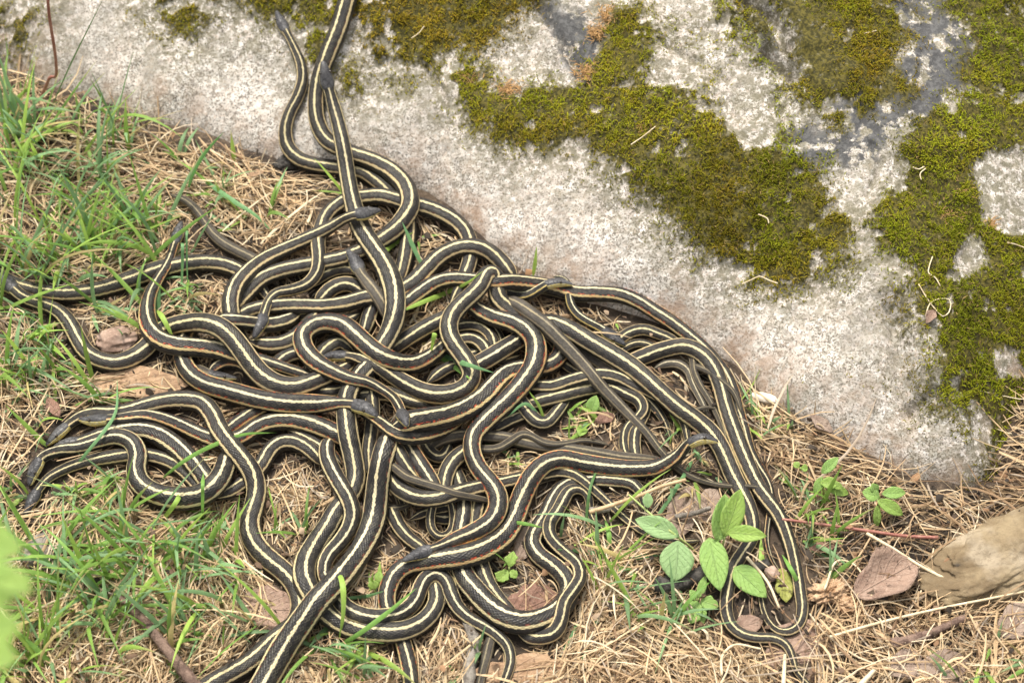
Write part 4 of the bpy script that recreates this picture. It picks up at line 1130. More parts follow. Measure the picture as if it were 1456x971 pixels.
def build_grass():
    PP, WW, CC, SS = [], [], [], []
    K = 8
    for (x, y, rx, ry, n, hp, dry) in GRASS_TUFTS:
        tx = rng.normal(x, rx * 0.6, n); ty = rng.normal(y, ry * 0.6, n)
        for k in range(int(n * 0.8)):
            if tx[k] < -70: continue
            r0 = on_surface([tx[k]], [ty[k]])[0]
            if poly_sd(r0[None, :2], ROCK_POLY)[0] > -0.003: continue
            m = rng.integers(2, 7)
            root = r0[None] + np.column_stack([rng.normal(0, 0.003, m), rng.normal(0, 0.003, m), np.full(m, -0.002)])
            L = hp * MPP * rng.uniform(0.55, 1.7, m)
            az = rng.uniform(0, 2 * np.pi) + rng.normal(0, 1.3, m)
            lean = np.abs(rng.normal(0.65, 0.45, m)); bend = np.abs(rng.normal(0.95, 0.6, m))
            P = blade_curves(root, L, az, lean, bend, K)
            base_w = rng.uniform(0.0016, 0.0046, m)
            hueshift = rng.uniform(0, 1)
            for q in range(m):
                if blocked(P[q, 1:], 0.95): continue
                if covers(P[q, 1:]) and rng.uniform() < 0.68: continue
                PP.append(P[q]); WW.append(base_w[q] * np.interp(np.linspace(0, 1, K), [0, .25, .6, 1], [.7, 1, .85, .06]))
                g = np.array([0.19, 0.36, 0.075]) * (1 - hueshift) + np.array([0.36, 0.52, 0.10]) * hueshift
                blue = rng.uniform(0, 1)
                if blue < 0.42: g = np.array([0.24, 0.40, 0.18])
                if rng.uniform() < 0.06: g = np.array([0.56, 0.46, 0.20])
                cc = np.repeat((g * rng.uniform(0.7, 1.2))[None], K, 0)
                if rng.uniform() < 0.2:
                    cc[-2:] = cc[-2:] * 0.4 + np.array([0.5, 0.4, 0.2]) * 0.6
                CC.append(cc)
                SS.append([-math.sin(az[q]) + rng.normal(0, .3), math.cos(az[q]) + rng.normal(0, .3), rng.normal(0, .3)])
    o = ribbons('grass', np.array(PP), np.array(WW), np.array(SS), np.array(CC), MAT_GRASS, fold=0.2)
    tag(o, 'fresh green grass blades growing through the thatch', 'grass', kind='stuff')
    print('grass blades', len(PP))

def build_litter(N=14000):
    """crumbs of bark, leaf and soil between the straws"""
    px = rng.uniform(-60, 1530, N); py = rng.uniform(60, 1040, N)
    P = on_surface(px, py, 0.001)
    d = poly_sd(P[:, :2], ROCK_POLY)
    dens = np.maximum(0.30, img_density(px, py, [(1320, 800, 170, 110, 1), (1080, 840, 130, 90, 1), (1180, 640, 120, 60, .7), (1400, 720, 80, 60, 1), (960, 560, 70, 60, .8), (700, 900, 150, 80, .5)]))  # denser under the boulder's right end, where dark crumbs stand in for shade
    keep = (d < 0.004) & (rng.uniform(0, 1, N) < dens)
    P = P[keep]
    ok = np.array([not blocked(P[i:i + 1], 1.1) for i in range(len(P))]); P = P[ok]; M = len(P)
    lift = rng.uniform(0, 0.011, M); P = P + np.array([0, 0, 1]) * lift[:, None]
    s = rng.gamma(1.8, 0.00095, M).clip(0.0006, 0.0045)
    a = rng.uniform(0, 2 * np.pi, M)
    U = np.stack([np.cos(a), np.sin(a), rng.normal(0, .35, M)], 1); W = np.stack([-np.sin(a), np.cos(a), rng.normal(0, .35, M)], 1)
    asp = rng.uniform(.3, .9, M)
    cor = np.array([[-1, -.4], [-.3, -1], [.9, -.6], [1, .5], [.1, 1], [-.8, .6]])
    V = []
    for cx, cy in cor:
        j = rng.uniform(.6, 1.2, (M, 1))
        V.append(P + U * (s * cx)[:, None] * j + W * (s * asp * cy)[:, None] * j + np.array([0, 0, 1]) * (rng.normal(0, .25, M) * s)[:, None])
    V.append(P + np.array([0, 0, 1]) * (s * .35)[:, None])
    V = np.stack(V, 1).reshape(-1, 3); k = np.arange(M)[:, None] * 7
    F = np.vstack([k + [i, (i + 1) % 6, 6] for i in range(6)])
    pal = np.array([[.05, .038, .028], [.11, .075, .05], [.20, .13, .085], [.34, .20, .11], [.42, .31, .21]])
    c = pal[rng.choice(5, M, p=[.34, .27, .20, .11, .08])] * rng.uniform(.7, 1.2, M)[:, None]
    o = mesh_obj('leaf_litter', V, F, MAT_STRAW, colors=np.repeat(c, 7, 0), smooth=False)
    tag(o, 'dark crumbs of bark, leaf and soil between the straws', 'litter', kind='stuff')

build_straw()
build_straw(22000, True)
build_litter()
build_grass()
# ================================================================== SINGLE THINGS
def top_z(px, py):
    """height of the highest snake (or soil) seen at a traced point"""
    p = on_surface([px], [py])[0]
    d = np.hypot(PX[:, 0] - px, PX[:, 1] - py)
    m = d < WP * 0.5
    z = p[2]
    if m.any():
        z = max(z, (Z[m] + RD[m]).max())
    return z

def veined_material(name, base, dark, light, trans=0.3, rough=0.5, vein=1.0, blotch=0.5):
    m, nt, b = new_mat(name); nb = NB(nt)
    uvn = nb.n('ShaderNodeUVMap'); uvn.uv_map = 'UVMap'
    sep = nb.n('ShaderNodeSeparateXYZ'); nb.link(uvn.outputs[0], sep.inputs[0])
    u, v = sep.outputs[0], sep.outputs[1]
    off = nb.math('ABSOLUTE', nb.math('SUBTRACT', v, 0.5))
    pos = nb.geo_pos()
    n1 = nb.noise(pos, 70, 4, 0.6); n2 = nb.noise(pos, 420, 3, 0.6)
    c = nb.mix(nb.math('MULTIPLY', nb.step(n1, 0.4, 0.65), blotch), base, dark)
    c = nb.mix(nb.math('MULTIPLY', nb.step(n2, 0.45, 0.7), blotch * 0.6), c, light)
    if trans < .2:
        c = nb.mix(nb.math('MULTIPLY', nb.step(nb.noise(pos, 190, 4, 0.7), 0.56, 0.68), 0.75), c, (0.07, 0.045, 0.03))
        c = nb.mix(nb.math('MULTIPLY', nb.step(nb.noise(pos, 30, 3, 0.6), 0.52, 0.66), 0.5), c, tuple(x * 0.45 for x in dark))
    mid = nb.math('SUBTRACT', 1.0, nb.step(off, 0.008, 0.030))
    rib = nb.math('FRACT', nb.math('SUBTRACT', nb.math('MULTIPLY', u, 6.0), nb.math('MULTIPLY', off, 5.0)))
    ribm = nb.math('SUBTRACT', 1.0, nb.step(nb.math('ABSOLUTE', nb.math('SUBTRACT', rib, 0.5)), 0.02, 0.09))
    vm_ = nb.math('MAXIMUM', mid, nb.math('MULTIPLY', ribm, 0.45))
    c = nb.mix(nb.math('MULTIPLY', vm_, 0.30 * vein), c, light)
    nb.link(c, b.inputs['Base Color']); b.inputs['Roughness'].default_value = rough
    b.inputs['Specular IOR Level'].default_value = 0.35
    h = nb.math('ADD', n2, nb.math('MULTIPLY', vm_, -1.0))
    nb.link(nb.bump(nb.math('ADD', h, nb.math('MULTIPLY', n1, 2.5 if not trans or trans < .2 else 0.3)), 0.8, 0.0012), b.inputs['Normal'])
    if trans:
        tr = nb.n('ShaderNodeBsdfTranslucent'); nb.link(c, tr.inputs['Color'])
        mx = nb.n('ShaderNodeMixShader'); mx.inputs[0].default_value = trans
        nb.link(b.outputs[0], mx.inputs[1]); nb.link(tr.outputs[0], mx.inputs[2]); nb.link(mx.outputs[0], nt.nodes['Material Output'].inputs['Surface'])
    return m

LEAF_G = veined_material('leaf_green', (0.36, 0.56, 0.15), (0.30, 0.50, 0.14), (0.46, 0.65, 0.25), 0.3)
LEAF_Y = veined_material('leaf_yellow_green', (0.40, 0.58, 0.13), (0.32, 0.52, 0.12), (0.54, 0.68, 0.26), 0.35)
LEAF_B = veined_material('leaf_blue_green', (0.37, 0.55, 0.24), (0.31, 0.49, 0.20), (0.47, 0.64, 0.33), 0.3)
DEAD = {
 'pink': veined_material('dead_leaf_pinkish', (0.38, 0.26, 0.195), (0.27, 0.17, 0.125), (0.50, 0.37, 0.29), 0.08, 0.8, 0.5, 0.8),
 'tan': veined_material('dead_leaf_tan', (0.50, 0.33, 0.20), (0.36, 0.22, 0.13), (0.62, 0.45, 0.30), 0.08, 0.8, 0.5, 0.8),
 'grey': veined_material('dead_leaf_grey_brown', (0.36, 0.27, 0.21), (0.26, 0.18, 0.14), (0.48, 0.38, 0.30), 0.08, 0.85, 0.4, 0.9),
 'red': veined_material('dead_leaf_red_brown', (0.30, 0.17, 0.12), (0.20, 0.11, 0.08), (0.42, 0.27, 0.20), 0.08, 0.8, 0.4, 0.9),
 'olive': veined_material('dead_leaf_olive', (0.42, 0.44, 0.10), (0.30, 0.30, 0.08), (0.52, 0.52, 0.20), 0.15, 0.7, 0.4, 0.8),
}

def leaf_mesh(name, P0, P1, width, mat, parent=None, nrm=(0, -0.3, 1), curl=0.15, fold=0.2, shape=0.9, ragged=0.0, cup=0.0, seed=0, thick=0.00035, twist=0.0):
    """blade from base P0 to tip P1 with a midrib fold, a lengthwise curl and real thickness"""
    P0 = np.asarray(P0, float); P1 = np.asarray(P1, float)
    T = P1 - P0; L = np.linalg.norm(T); T /= L
    N = np.asarray(nrm, float); N = N - T * (N @ T); N /= np.linalg.norm(N)
    S = np.cross(N, T)
    nu, nv = 13, 9
    t = np.linspace(0, 1, nu); q = np.linspace(-1, 1, nv)
    w = np.sin(np.pi * np.clip(t, 0, 1) ** shape) ** 0.75
    w = np.maximum(w, 0.02)
    V = []; UVs = []
    rs = np.random.default_rng(seed)
    lob_l = 1 + ragged * np.convolve(rs.normal(0, 0.6, nu + 2), [.3, .4, .3], 'valid'); lob_r = 1 + ragged * np.convolve(rs.normal(0, 0.6, nu + 2), [.3, .4, .3], 'valid')
    for i in range(nu):
        for j in range(nv):
            lw = lob_l[i] if q[j] < 0 else lob_r[i]
            x = q[j] * w[i] * width / 2 * lw
            h = fold * abs(x) + curl * L * (4 * t[i] * (1 - t[i])) * 0.5 + cup * x * x / width + ragged * 0.10 * width * (vnoise(np.array([t[i] * 4 + seed]), np.array([q[j] * 2 + seed * 1.7]), 4)[0] - 0.5)
            h += twist * x * (t[i] - 0.5)
            V.append(P0 + T * t[i] * L + S * x + N * h); UVs.append((t[i], (q[j] + 1) / 2))
    V = np.array(V); n = len(V)
    V2 = V - N * thick
    idx = np.arange(n).reshape(nu, nv)
    F = []
    for i in range(nu - 1):
        for j in range(nv - 1):
            a, b, c, d = int(idx[i, j]), int(idx[i, j + 1]), int(idx[i + 1, j + 1]), int(idx[i + 1, j])
            F.append([a, b, c, d]); F.append([n + d, n + c, n + b, n + a])
    ring = list(idx[0, :]) + list(idx[1:, -1]) + list(idx[-1, -2::-1]) + list(idx[-2:0:-1, 0])
    for k in range(len(ring)):
        a, b = int(ring[k]), int(ring[(k + 1) % len(ring)])
        F.append([b, a, n + a, n + b])
    return mesh_obj(name, np.vstack([V, V2]), F, mat, parent=parent, uv=UVs + UVs)

def tube(name, P, R, mat, parent=None, nr=8, rough=0.0, seed=0, loc=None):
    P = np.asarray(P, float); R = np.asarray(R, float)
    n = len(P)
    T = np.gradient(P, axis=0); T /= np.linalg.norm(T, axis=1, keepdims=True)
    ref = np.array([0.3, 0.2, 1.0]); S = np.cross(T, ref); S /= np.linalg.norm(S, axis=1, keepdims=True)
    U = np.cross(S, T)
    th = np.linspace(0, 2 * np.pi, nr, endpoint=False)
    rr = R[:, None] * (1 + rough * (np.random.default_rng(seed).normal(0, 1, (n, nr))))
    V = P[:, None] + (S[:, None] * np.cos(th)[None, :, None] + U[:, None] * np.sin(th)[None, :, None]) * rr[..., None]
    V = V.reshape(-1, 3); idx = np.arange(n * nr).reshape(n, nr)
    F = [[int(idx[i, k]), int(idx[i, (k + 1) % nr]), int(idx[i + 1, (k + 1) % nr]), int(idx[i + 1, k])] for i in range(n - 1) for k in range(nr)]
    F += [[int(x) for x in idx[0, ::-1]], [int(x) for x in idx[-1]]]
    return mesh_obj(name, V, F, mat, parent=parent, loc=loc)

def bark_material(name, a, b_, scale=120, rough=0.85, bump=0.8):
    m, nt, b = new_mat(name); nb = NB(nt); p = nb.geo_pos()
    n1 = nb.noise(p, scale, 4, 0.65); n2 = nb.noise(p, scale * 5, 3, 0.6)
    c = nb.mix(nb.step(n1, 0.38, 0.64), a, b_)
    c = nb.mix(nb.math('MULTIPLY', nb.step(n2, 0.5, 0.7), 0.4), c, tuple(min(1, x * 1.6) for x in b_))
    nb.link(c, b.inputs['Base Color']); b.inputs['Roughness'].default_value = rough
    nb.link(nb.bump(n2, bump, 0.0012), b.inputs['Normal'])
    return m
BARK_BROWN = bark_material('bark_purple_brown', (0.10, 0.06, 0.045), (0.24, 0.16, 0.12))
BARK_GREY = bark_material('bark_grey', (0.13, 0.11, 0.09), (0.30, 0.27, 0.23))
BARK_BLACK = bark_material('bark_charred', (0.022, 0.02, 0.018), (0.10, 0.09, 0.08))
STEM_TAN = bark_material('stem_tan', (0.46, 0.30, 0.16), (0.62, 0.45, 0.26), 60, 0.6, 0.2)
STEM_RED = bark_material('stem_red', (0.30, 0.11, 0.08), (0.42, 0.20, 0.15), 60, 0.55, 0.2)
STEM_GREEN = bark_material('stem_green', (0.30, 0.40, 0.12), (0.46, 0.52, 0.18), 60, 0.5, 0.2)
STRAW_SOLID = bark_material('straw_solid', (0.66, 0.52, 0.32), (0.82, 0.70, 0.48), 80, 0.65, 0.2)
ROTTEN = bark_material('rotten_wood', (0.30, 0.165, 0.08), (0.58, 0.40, 0.25), 90, 0.9, 1.0)
PEBBLE = bark_material('stone_pinkish', (0.30, 0.20, 0.15), (0.46, 0.33, 0.26), 70, 0.8, 0.5)
CHIP = bark_material('chip_pale', (0.70, 0.60, 0.48), (0.85, 0.78, 0.68), 90, 0.6, 0.2)
def mottled_material():
    m, nt, b = new_mat('stone_mottled'); nb = NB(nt); p = nb.geo_pos()
    n1 = nb.noise(p, 26, 5, 0.65); n2 = nb.noise(p, 14, 4, 0.6); n3 = nb.noise(p, 260, 3, 0.65)
    c = nb.mix(nb.step(n1, 0.36, 0.62), (0.17, 0.12, 0.065), (0.30, 0.23, 0.135))
    c = nb.mix(nb.math('MULTIPLY', nb.step(n2, 0.52, 0.64), 0.8), c, (0.40, 0.33, 0.235))
    c = nb.mix(nb.math('MULTIPLY', nb.step(nb.noise(p, 33, 3, 0.6), 0.60, 0.68), 0.8), c, (0.07, 0.06, 0.05))
    c = nb.mix(nb.math('MULTIPLY', nb.step(n3, 0.5, 0.66), 0.4), c, (0.17, 0.13, 0.08))
    nb.link(c, b.inputs['Base Color']); b.inputs['Roughness'].default_value = 0.9
    nb.link(nb.bump(nb.math('ADD', n1, nb.math('MULTIPLY', n3, 0.5)), 0.8, 0.003), b.inputs['Normal'])
    return m
YELLOW_ROCK = mottled_material()

def line3(pts, lift=0.0, n=24, free=None, over=False):
    """pts: (x, y[, z above]) -> resampled 3-D curve lying on the soil/rock, or over whatever is there"""
    A = []
    for p in pts:
        z = (top_z(p[0], p[1]) if over else on_surface([p[0]], [p[1]])[0][2]) + lift + (p[2] if len(p) > 2 else 0)
        A.append(at_z([p[0]], [p[1]], [z])[0])
    A = np.array(A)
    C = catmull(np.column_stack([A[:, 0] * 1000, A[:, 1] * 1000, A[:, 2] * 1000]), 1.2)
    s = np.linspace(0, len(C) - 1, n)
    return np.stack([np.interp(s, np.arange(len(C)), C[:, k]) for k in range(3)], 1) / 1000

# ---------------------------------------------------------------- seedlings
def plant(label, cat, node, leaves, stem=None, stem_mat=STEM_GREEN, name='seedling', group=None, stem_r=0.0011):
    """node: (x, y, height); leaves: (base xyh, tip xyh, width px, material, kw)"""
    g = on_surface([node[0]], [node[1]])[0]
    root = empty(name, Vector(g))
    tag(root, label, cat, group)
    def pt(q):
        z = on_surface([q[0]], [q[1]])[0][2] + q[2]
        return at_z([q[0]], [q[1]], [z])[0]
    if stem:
        A = np.array([pt(q) for q in stem])
        C = catmull(A * 1000, 1.5) / 1000
        tube('stem', C, np.linspace(stem_r, stem_r * 0.7, len(C)), stem_mat, parent=root)
    for k, (b_, t_, w, mt, kw) in enumerate(leaves):
        leaf_mesh('leaf', pt(b_), pt(t_), w * MPP, mt, parent=root, seed=k + int(node[0]), **kw)
    return root

plant('seedling with broad green leaves beside the two long tails, one leaf yellow-green and upright', 'seedling', (1030, 775, 0),
      [((1030, 763, .030), (1053, 695, .052), 31, LEAF_Y, dict(fold=.25, curl=.05, nrm=(0, -.7, .7))),
       ((1020, 770, .026), (1031, 702, .044), 34, LEAF_G, dict(fold=.35, curl=.05, nrm=(.3, -.6, .7))),
       ((1034, 757, .034), (1090, 762, .040), 23, LEAF_Y, dict(fold=.25, curl=.12)),
       ((1008, 764, .026), (1024, 840, .016), 38, LEAF_G, dict(fold=.15, curl=.06, shape=.8)),
       ((1044, 806, .014), (1090, 849, .008), 34, LEAF_G, dict(fold=.15, curl=.05, shape=.75))],
      stem=[(1022, 800, 0), (1026, 780, .014), (1031, 762, .030)])
plant('seedling with one round drooping leaf and one folded leaf on a yellowish stem', 'seedling', (985, 795, 0),
      [((964, 768, .022), (960, 826, .014), 46, LEAF_B, dict(fold=.10, curl=.08, shape=1.0)),
       ((966, 762, .024), (903, 738, .026), 29, LEAF_B, dict(fold=.30, curl=.10)),
       ((921, 722, .026), (921, 700, .030), 14, LEAF_B, dict(fold=.2, curl=.1))],
      stem=[(992, 788, 0), (980, 776, .012), (962, 762, .023), (930, 735, .024), (894, 703, .022)])
plant('tiny seedling with crinkled leaves below the round drooping leaf', 'seedling', (993, 855, 0),
      [((993, 850, .008), (1003, 818, .016), 12, LEAF_G, dict()), ((990, 852, .008), (981, 838, .012), 11, LEAF_G, dict()),
       ((990, 853, .008), (982, 887, .006), 22, LEAF_G, dict(ragged=.3)), ((996, 854, .008), (1022, 862, .008), 18, LEAF_G, dict(ragged=.3)), ((994, 856, .007), (999, 888, .005), 15, LEAF_G, dict(ragged=.2))],
      stem=[(992, 862, 0), (993, 850, .008)])
plant('small yellow-green seedling in the straw right of the tails, nearer the pile', 'seedling', (1172, 705, 0),
      [((1168, 673, .026), (1192, 650, .034), 15, LEAF_G, dict()), ((1168, 678, .022), (1159, 702, .014), 13, LEAF_G, dict()),
       ((1166, 686, .022), (1192, 688, .022), 17, LEAF_Y, dict(shape=1)), ((1176, 694, .018), (1207, 702, .012), 15, LEAF_Y, dict()), ((1180, 687, .022), (1199, 694, .020), 11, LEAF_Y, dict())],
      stem=[(1172, 708, 0), (1170, 692, .012), (1169, 678, .023)])
plant('three-leaved bright seedling in the straw near the boulder corner', 'seedling', (1250, 735, 0),
      [((1251, 706, .022), (1226, 699, .026), 21, LEAF_G, dict(shape=1)), ((1254, 702, .024), (1288, 700, .022), 17, LEAF_G, dict()),
       ((1247, 711, .022), (1284, 732, .012), 19, LEAF_Y, dict()), ((1247, 718, .018), (1246, 751, .004), 11, LEAF_Y, dict()), ((1246, 700, .024), (1240, 687, .030), 13, LEAF_G, dict())],
      stem=[(1252, 738, 0), (1250, 722, .010), (1250, 705, .022)])
plant('tiny round-leaved sprout in straw above the small seedling', 'seedling', (1137, 672, 0),
      [((1136, 665, .012), (1129, 657, .014), 10, LEAF_Y, dict(shape=1)), ((1139, 665, .012), (1149, 666, .012), 11, LEAF_Y, dict(shape=1))], stem=[(1138, 674, 0), (1138, 665, .012)])
plant('pale ragged sprout on a dead leaf at lower centre', 'seedling', (722, 815, 0),
      [((724, 806, .010), (730, 783, .014), 15, LEAF_Y, dict(ragged=.6)), ((722, 810, .008), (707, 826, .006), 18, LEAF_Y, dict(ragged=.6)), ((726, 810, .008), (734, 822, .006), 12, LEAF_Y, dict(ragged=.5))], stem=[(724, 818, 0), (724, 806, .010)])
plant('small sprout with two rounded leaves beside the thickest body', 'seedling', (535, 838, 0),
      [((532, 838, .006), (530, 824, .010), 15, LEAF_Y, dict(shape=1)), ((537, 828, .008), (540, 812, .012), 12, LEAF_Y, dict(shape=1))], stem=[(534, 845, 0), (534, 834, .007)])
plant('low broad leaf in the grass gap at mid right', 'seedling', (842, 582, 0),
      [((838, 590, .004), (848, 562, .014), 19, LEAF_G, dict(shape=1)), ((830, 606, .004), (824, 620, .008), 16, LEAF_Y, dict(shape=1))], stem=[(836, 598, 0), (838, 589, .005)])
# the plant close to the lens at the left edge
fr = empty('foreground_plant', Vector(at_z([-40], [980], [0.0])[0])); tag(fr, 'blurred bright green leaves of a plant close to the viewer at left edge', 'plant')
def fpt(x, y, z): return at_z([x], [y], [z])[0]
for k, (b_, t_, w) in enumerate([((-40, 770), (34, 782), 46), ((-40, 850), (46, 822), 52), ((-40, 800), (48, 842), 40), ((-50, 900), (30, 890), 60), ((-50, 925), (26, 938), 50), ((-45, 760), (14, 752), 30)]):
    leaf_mesh('leaf', fpt(*b_, 0.66), fpt(*t_, 0.67), w * MPP * 0.52, LEAF_Y, parent=fr, shape=1.0, fold=.1, seed=k + 3)
tube('stem', catmull(np.array([fpt(-60, 1300, 0.0), fpt(-52, 1000, 0.35), fpt(-45, 860, 0.66), fpt(-42, 770, 0.67)]) * 1000, 4) / 1000, np.linspace(.0018, .001, len(catmull(np.array([fpt(-60, 1300, 0.0), fpt(-52, 1000, 0.35), fpt(-45, 860, 0.66), fpt(-42, 770, 0.67)]) * 1000, 4))), STEM_GREEN, parent=fr)

# ---------------------------------------------------------------- dead leaves, wood, stones
def dead(label, x0, y0, x1, y1, w, kind, lift=0.007, tilt=(0, -.1, 1), **kw):
    a = on_surface([x0], [y0], lift)[0]; b_ = on_surface([x1], [y1], lift + kw.pop('rise', 0.0))[0]
    kk = dict(fold=.08, curl=.10, ragged=.32, shape=1.0, seed=int(x0 * 3 + y0)); kk.update(kw)
    o = leaf_mesh('dead_leaf', a, b_, w * MPP, DEAD[kind], nrm=tilt, **kk)
    tag(o, label, 'dead leaf', 'dead leaves on the ground')

dead('pinkish flat dead leaf left of the thickest straight snake', 335, 862, 425, 868, 62, 'pink', .003, curl=.02)
dead('long tan dead leaf under the left bodies, below the grass', 125, 540, 268, 548, 46, 'tan', .002, curl=.01)
dead('grey-brown dead leaf behind the drooping seedling leaf', 955, 770, 985, 690, 42, 'grey', .003, curl=.03)
dead('grey-brown dead leaf right of the long thin grass blade', 985, 745, 1020, 695, 40, 'grey', .004, curl=.04)
dead('big brown dead leaf curled at its edge, right of the tails', 1214, 848, 1305, 798, 66, 'pink', .010, curl=.10, cup=1.4, ragged=.3, fold=.0)
dead('wide tan dead leaf under the last tail at the bottom right', 1085, 945, 1195, 905, 84, 'pink', .0008, curl=.0, fold=.02)
dead('tan dead leaf along the bottom edge below the wave-shaped snake', 660, 966, 830, 955, 52, 'tan', .003, curl=.02, ragged=.6)
dead('small pinkish dead leaf between the two looping tails', 1040, 895, 1085, 882, 26, 'pink', .003)
dead('red-brown dead leaf in the gap right of the crossing bodies', 712, 880, 795, 845, 60, 'red', .002, curl=.02)
dead('dull brown dead leaf above the red-brown one', 735, 800, 760, 745, 34, 'grey', .002, curl=.02)
dead('olive withered leaf between the tails', 1112, 806, 1118, 856, 26, 'olive', .004, curl=.05)
dead('brown dead leaf at the bottom right corner, larger of two', 1295, 975, 1375, 935, 52, 'grey', .006, curl=.12)
dead('brown dead leaf at the bottom right corner, smaller of two', 1265, 960, 1310, 930, 34, 'grey', .007, curl=.15)
dead('grey dead leaf at the right edge near the bottom', 1420, 905, 1475, 860, 44, 'grey', .006, curl=.1)
dead('small rusty dead leaf by the lower tail', 1150, 780, 1190, 776, 14, 'red', .008)
dead('reddish scrap of leaf in the grass gap', 845, 600, 875, 590, 18, 'red', .004)
dead('shrivelled tan scrap of leaf on the moss', 1317, 460, 1329, 440, 13, 'pink', .004, cup=1.0)
dead('rusty leaf fragment by the boulder foot above the pile', 352, 250, 376, 244, 12, 'tan', .008)
dead('curled brown leaf scrap in thatch left of the cluster', 85, 592, 66, 566, 18, 'red', .009)
dead('grey-purple leaf scrap near the boulder foot', 1152, 590, 1185, 615, 18, 'grey', .010)

def stick(name, label, cat, pts, r0, r1, mat, lift=0.006, rough=0.06, over=False, n=28):
    C = line3(pts, lift, n, over=over)
    R = np.linspace(r0, r1, n) * MPP
    o = tube(name, C, R, mat, rough=rough, seed=int(pts[0][0]) + 1000)
    tag(o, label, cat)
stick('twig', 'purple-brown twig lying diagonally in the bottom left grass', 'twig', [(168, 848), (195, 872), (225, 908), (255, 945), (290, 990)], 5, 9, BARK_BROWN, .016, .08)
stick('twig', 'grey knobbly twig leaving the bottom edge under the wave-shaped snake', 'twig', [(655, 866), (668, 890), (674, 915), (668, 945), (664, 990)], 7, 9, BARK_GREY, .004, .12)
stick('branch_piece', 'charred black piece of branch under the seedling', 'twig', [(930, 832), (955, 832), (985, 822), (1006, 810)], 13, 10, BARK_BLACK, .006, .10)
stick('branch_piece', 'dark bark piece beside the looping tail', 'twig', [(1052, 812), (1075, 808), (1092, 800)], 9, 7, BARK_BLACK, .004, .1)
stick('twig', 'long tan stalk crossing under the raised-head snake', 'twig', [(838, 728), (870, 718), (905, 706), (945, 690), (975, 682)], 3.2, 2.4, STEM_TAN, .016, .03)
stick('stem', 'thin red stem lying on the straw toward the small yellowish rock', 'stem', [(1112, 738), (1160, 744), (1230, 754), (1290, 762), (1334, 764)], 1.9, 2.4, STEM_RED, .012, .03)
stick('twig', 'rough brown stick in the straw at lower right', 'twig', [(1268, 916), (1300, 908), (1335, 895), (1372, 878)], 8, 5, BARK_BROWN, .008, .14)
stick('stem', 'reddish plant stem rising in front of the boulder at top left', 'stem', [(58, 140, 0), (70, 112, .03), (80, 92, .05), (76, 60, .07), (70, 25, .09), (68, -15, .11)], 2.8, 2.2, STEM_RED, .002, .04)
stick('twig', 'dark brown stalk lying behind the folded seedling leaf', 'twig', [(960, 735), (985, 730), (1010, 722)], 4, 3.2, BARK_GREY, .010, .05)
stick('twig', 'dark thin stalk crossing left of the grass tuft at lower right', 'twig', [(838, 726), (870, 722), (900, 712)], 5, 4, BARK_GREY, .006, .06)
for k, (lab, pts) in enumerate([
    ('bent dry stalk on the mossy side of the boulder', [(1306, 404), (1318, 424), (1330, 440), (1340, 450), (1348, 446), (1350, 426), (1336, 425), (1322, 432), (1316, 450)]),
    ('short V-shaped straw at the lower tip of the moss', [(1055, 404), (1068, 398), (1080, 393), (1092, 398), (1106, 403)]),
    ('pale straw stub on the moss above mid boulder', [(897, 206), (912, 196), (932, 180)]),
    ('curled straw on the bright moss at the right edge', [(1298, 238), (1306, 241), (1314, 237)]),
    ('hooked straw below the curled one on bright moss', [(1310, 256), (1308, 248), (1316, 240)]),
    ('dry strand in the middle of the right moss', [(1326, 365), (1321, 380), (1320, 388), (1330, 395), (1337, 407)]),
    ('pale strand at the far right edge of the boulder', [(1432, 345), (1445, 348), (1458, 353)]),
    ('small pale twig on the brown moss at top', [(585, 55), (596, 47), (603, 38)]),
    ('thin pale strand on grey lichen', [(1228, 48), (1238, 46), (1246, 44)]),
    ('dry curl on the dark moss above the V-shaped straw', [(1078, 305), (1086, 308), (1092, 312), (1093, 318)])]):
    C = line3(pts, .0045, 22); tag(tube('dry_stalk', C, np.full(22, .00055), STRAW_SOLID, nr=6), lab, 'straw')
for lab, pts, w in [
    ('long straw lying across the straw heap at lower right', [(1180, 905), (1250, 885), (1330, 866), (1400, 852), (1470, 838)], 2.2),
    ('long straw slanting beside the big curled dead leaf', [(1232, 758), (1270, 780), (1310, 805), (1345, 822), (1390, 830)], 2.4),
    ('pale kinked straw below the double tail loop', [(1026, 960), (1028, 930), (1040, 918), (1082, 922)], 2.0),
    ('white straw standing between the tails', [(1062, 792), (1092, 828), (1108, 864)], 2.4),
    ('bent straw arching over the big curled dead leaf', [(1172, 838), (1196, 796), (1214, 802), (1228, 818)], 1.7),
    ('broad flat straw at the bottom edge on the right', [(1222, 975), (1245, 950)], 4.0),
    ('pale straw over the tan leaf at the bottom right', [(1114, 975), (1116, 930)], 3.2)]:
    C = line3(pts, .012, 22); tag(tube('straw', C, np.linspace(w, w * .7, 22) * MPP, STRAW_SOLID, nr=6), lab, 'straw')

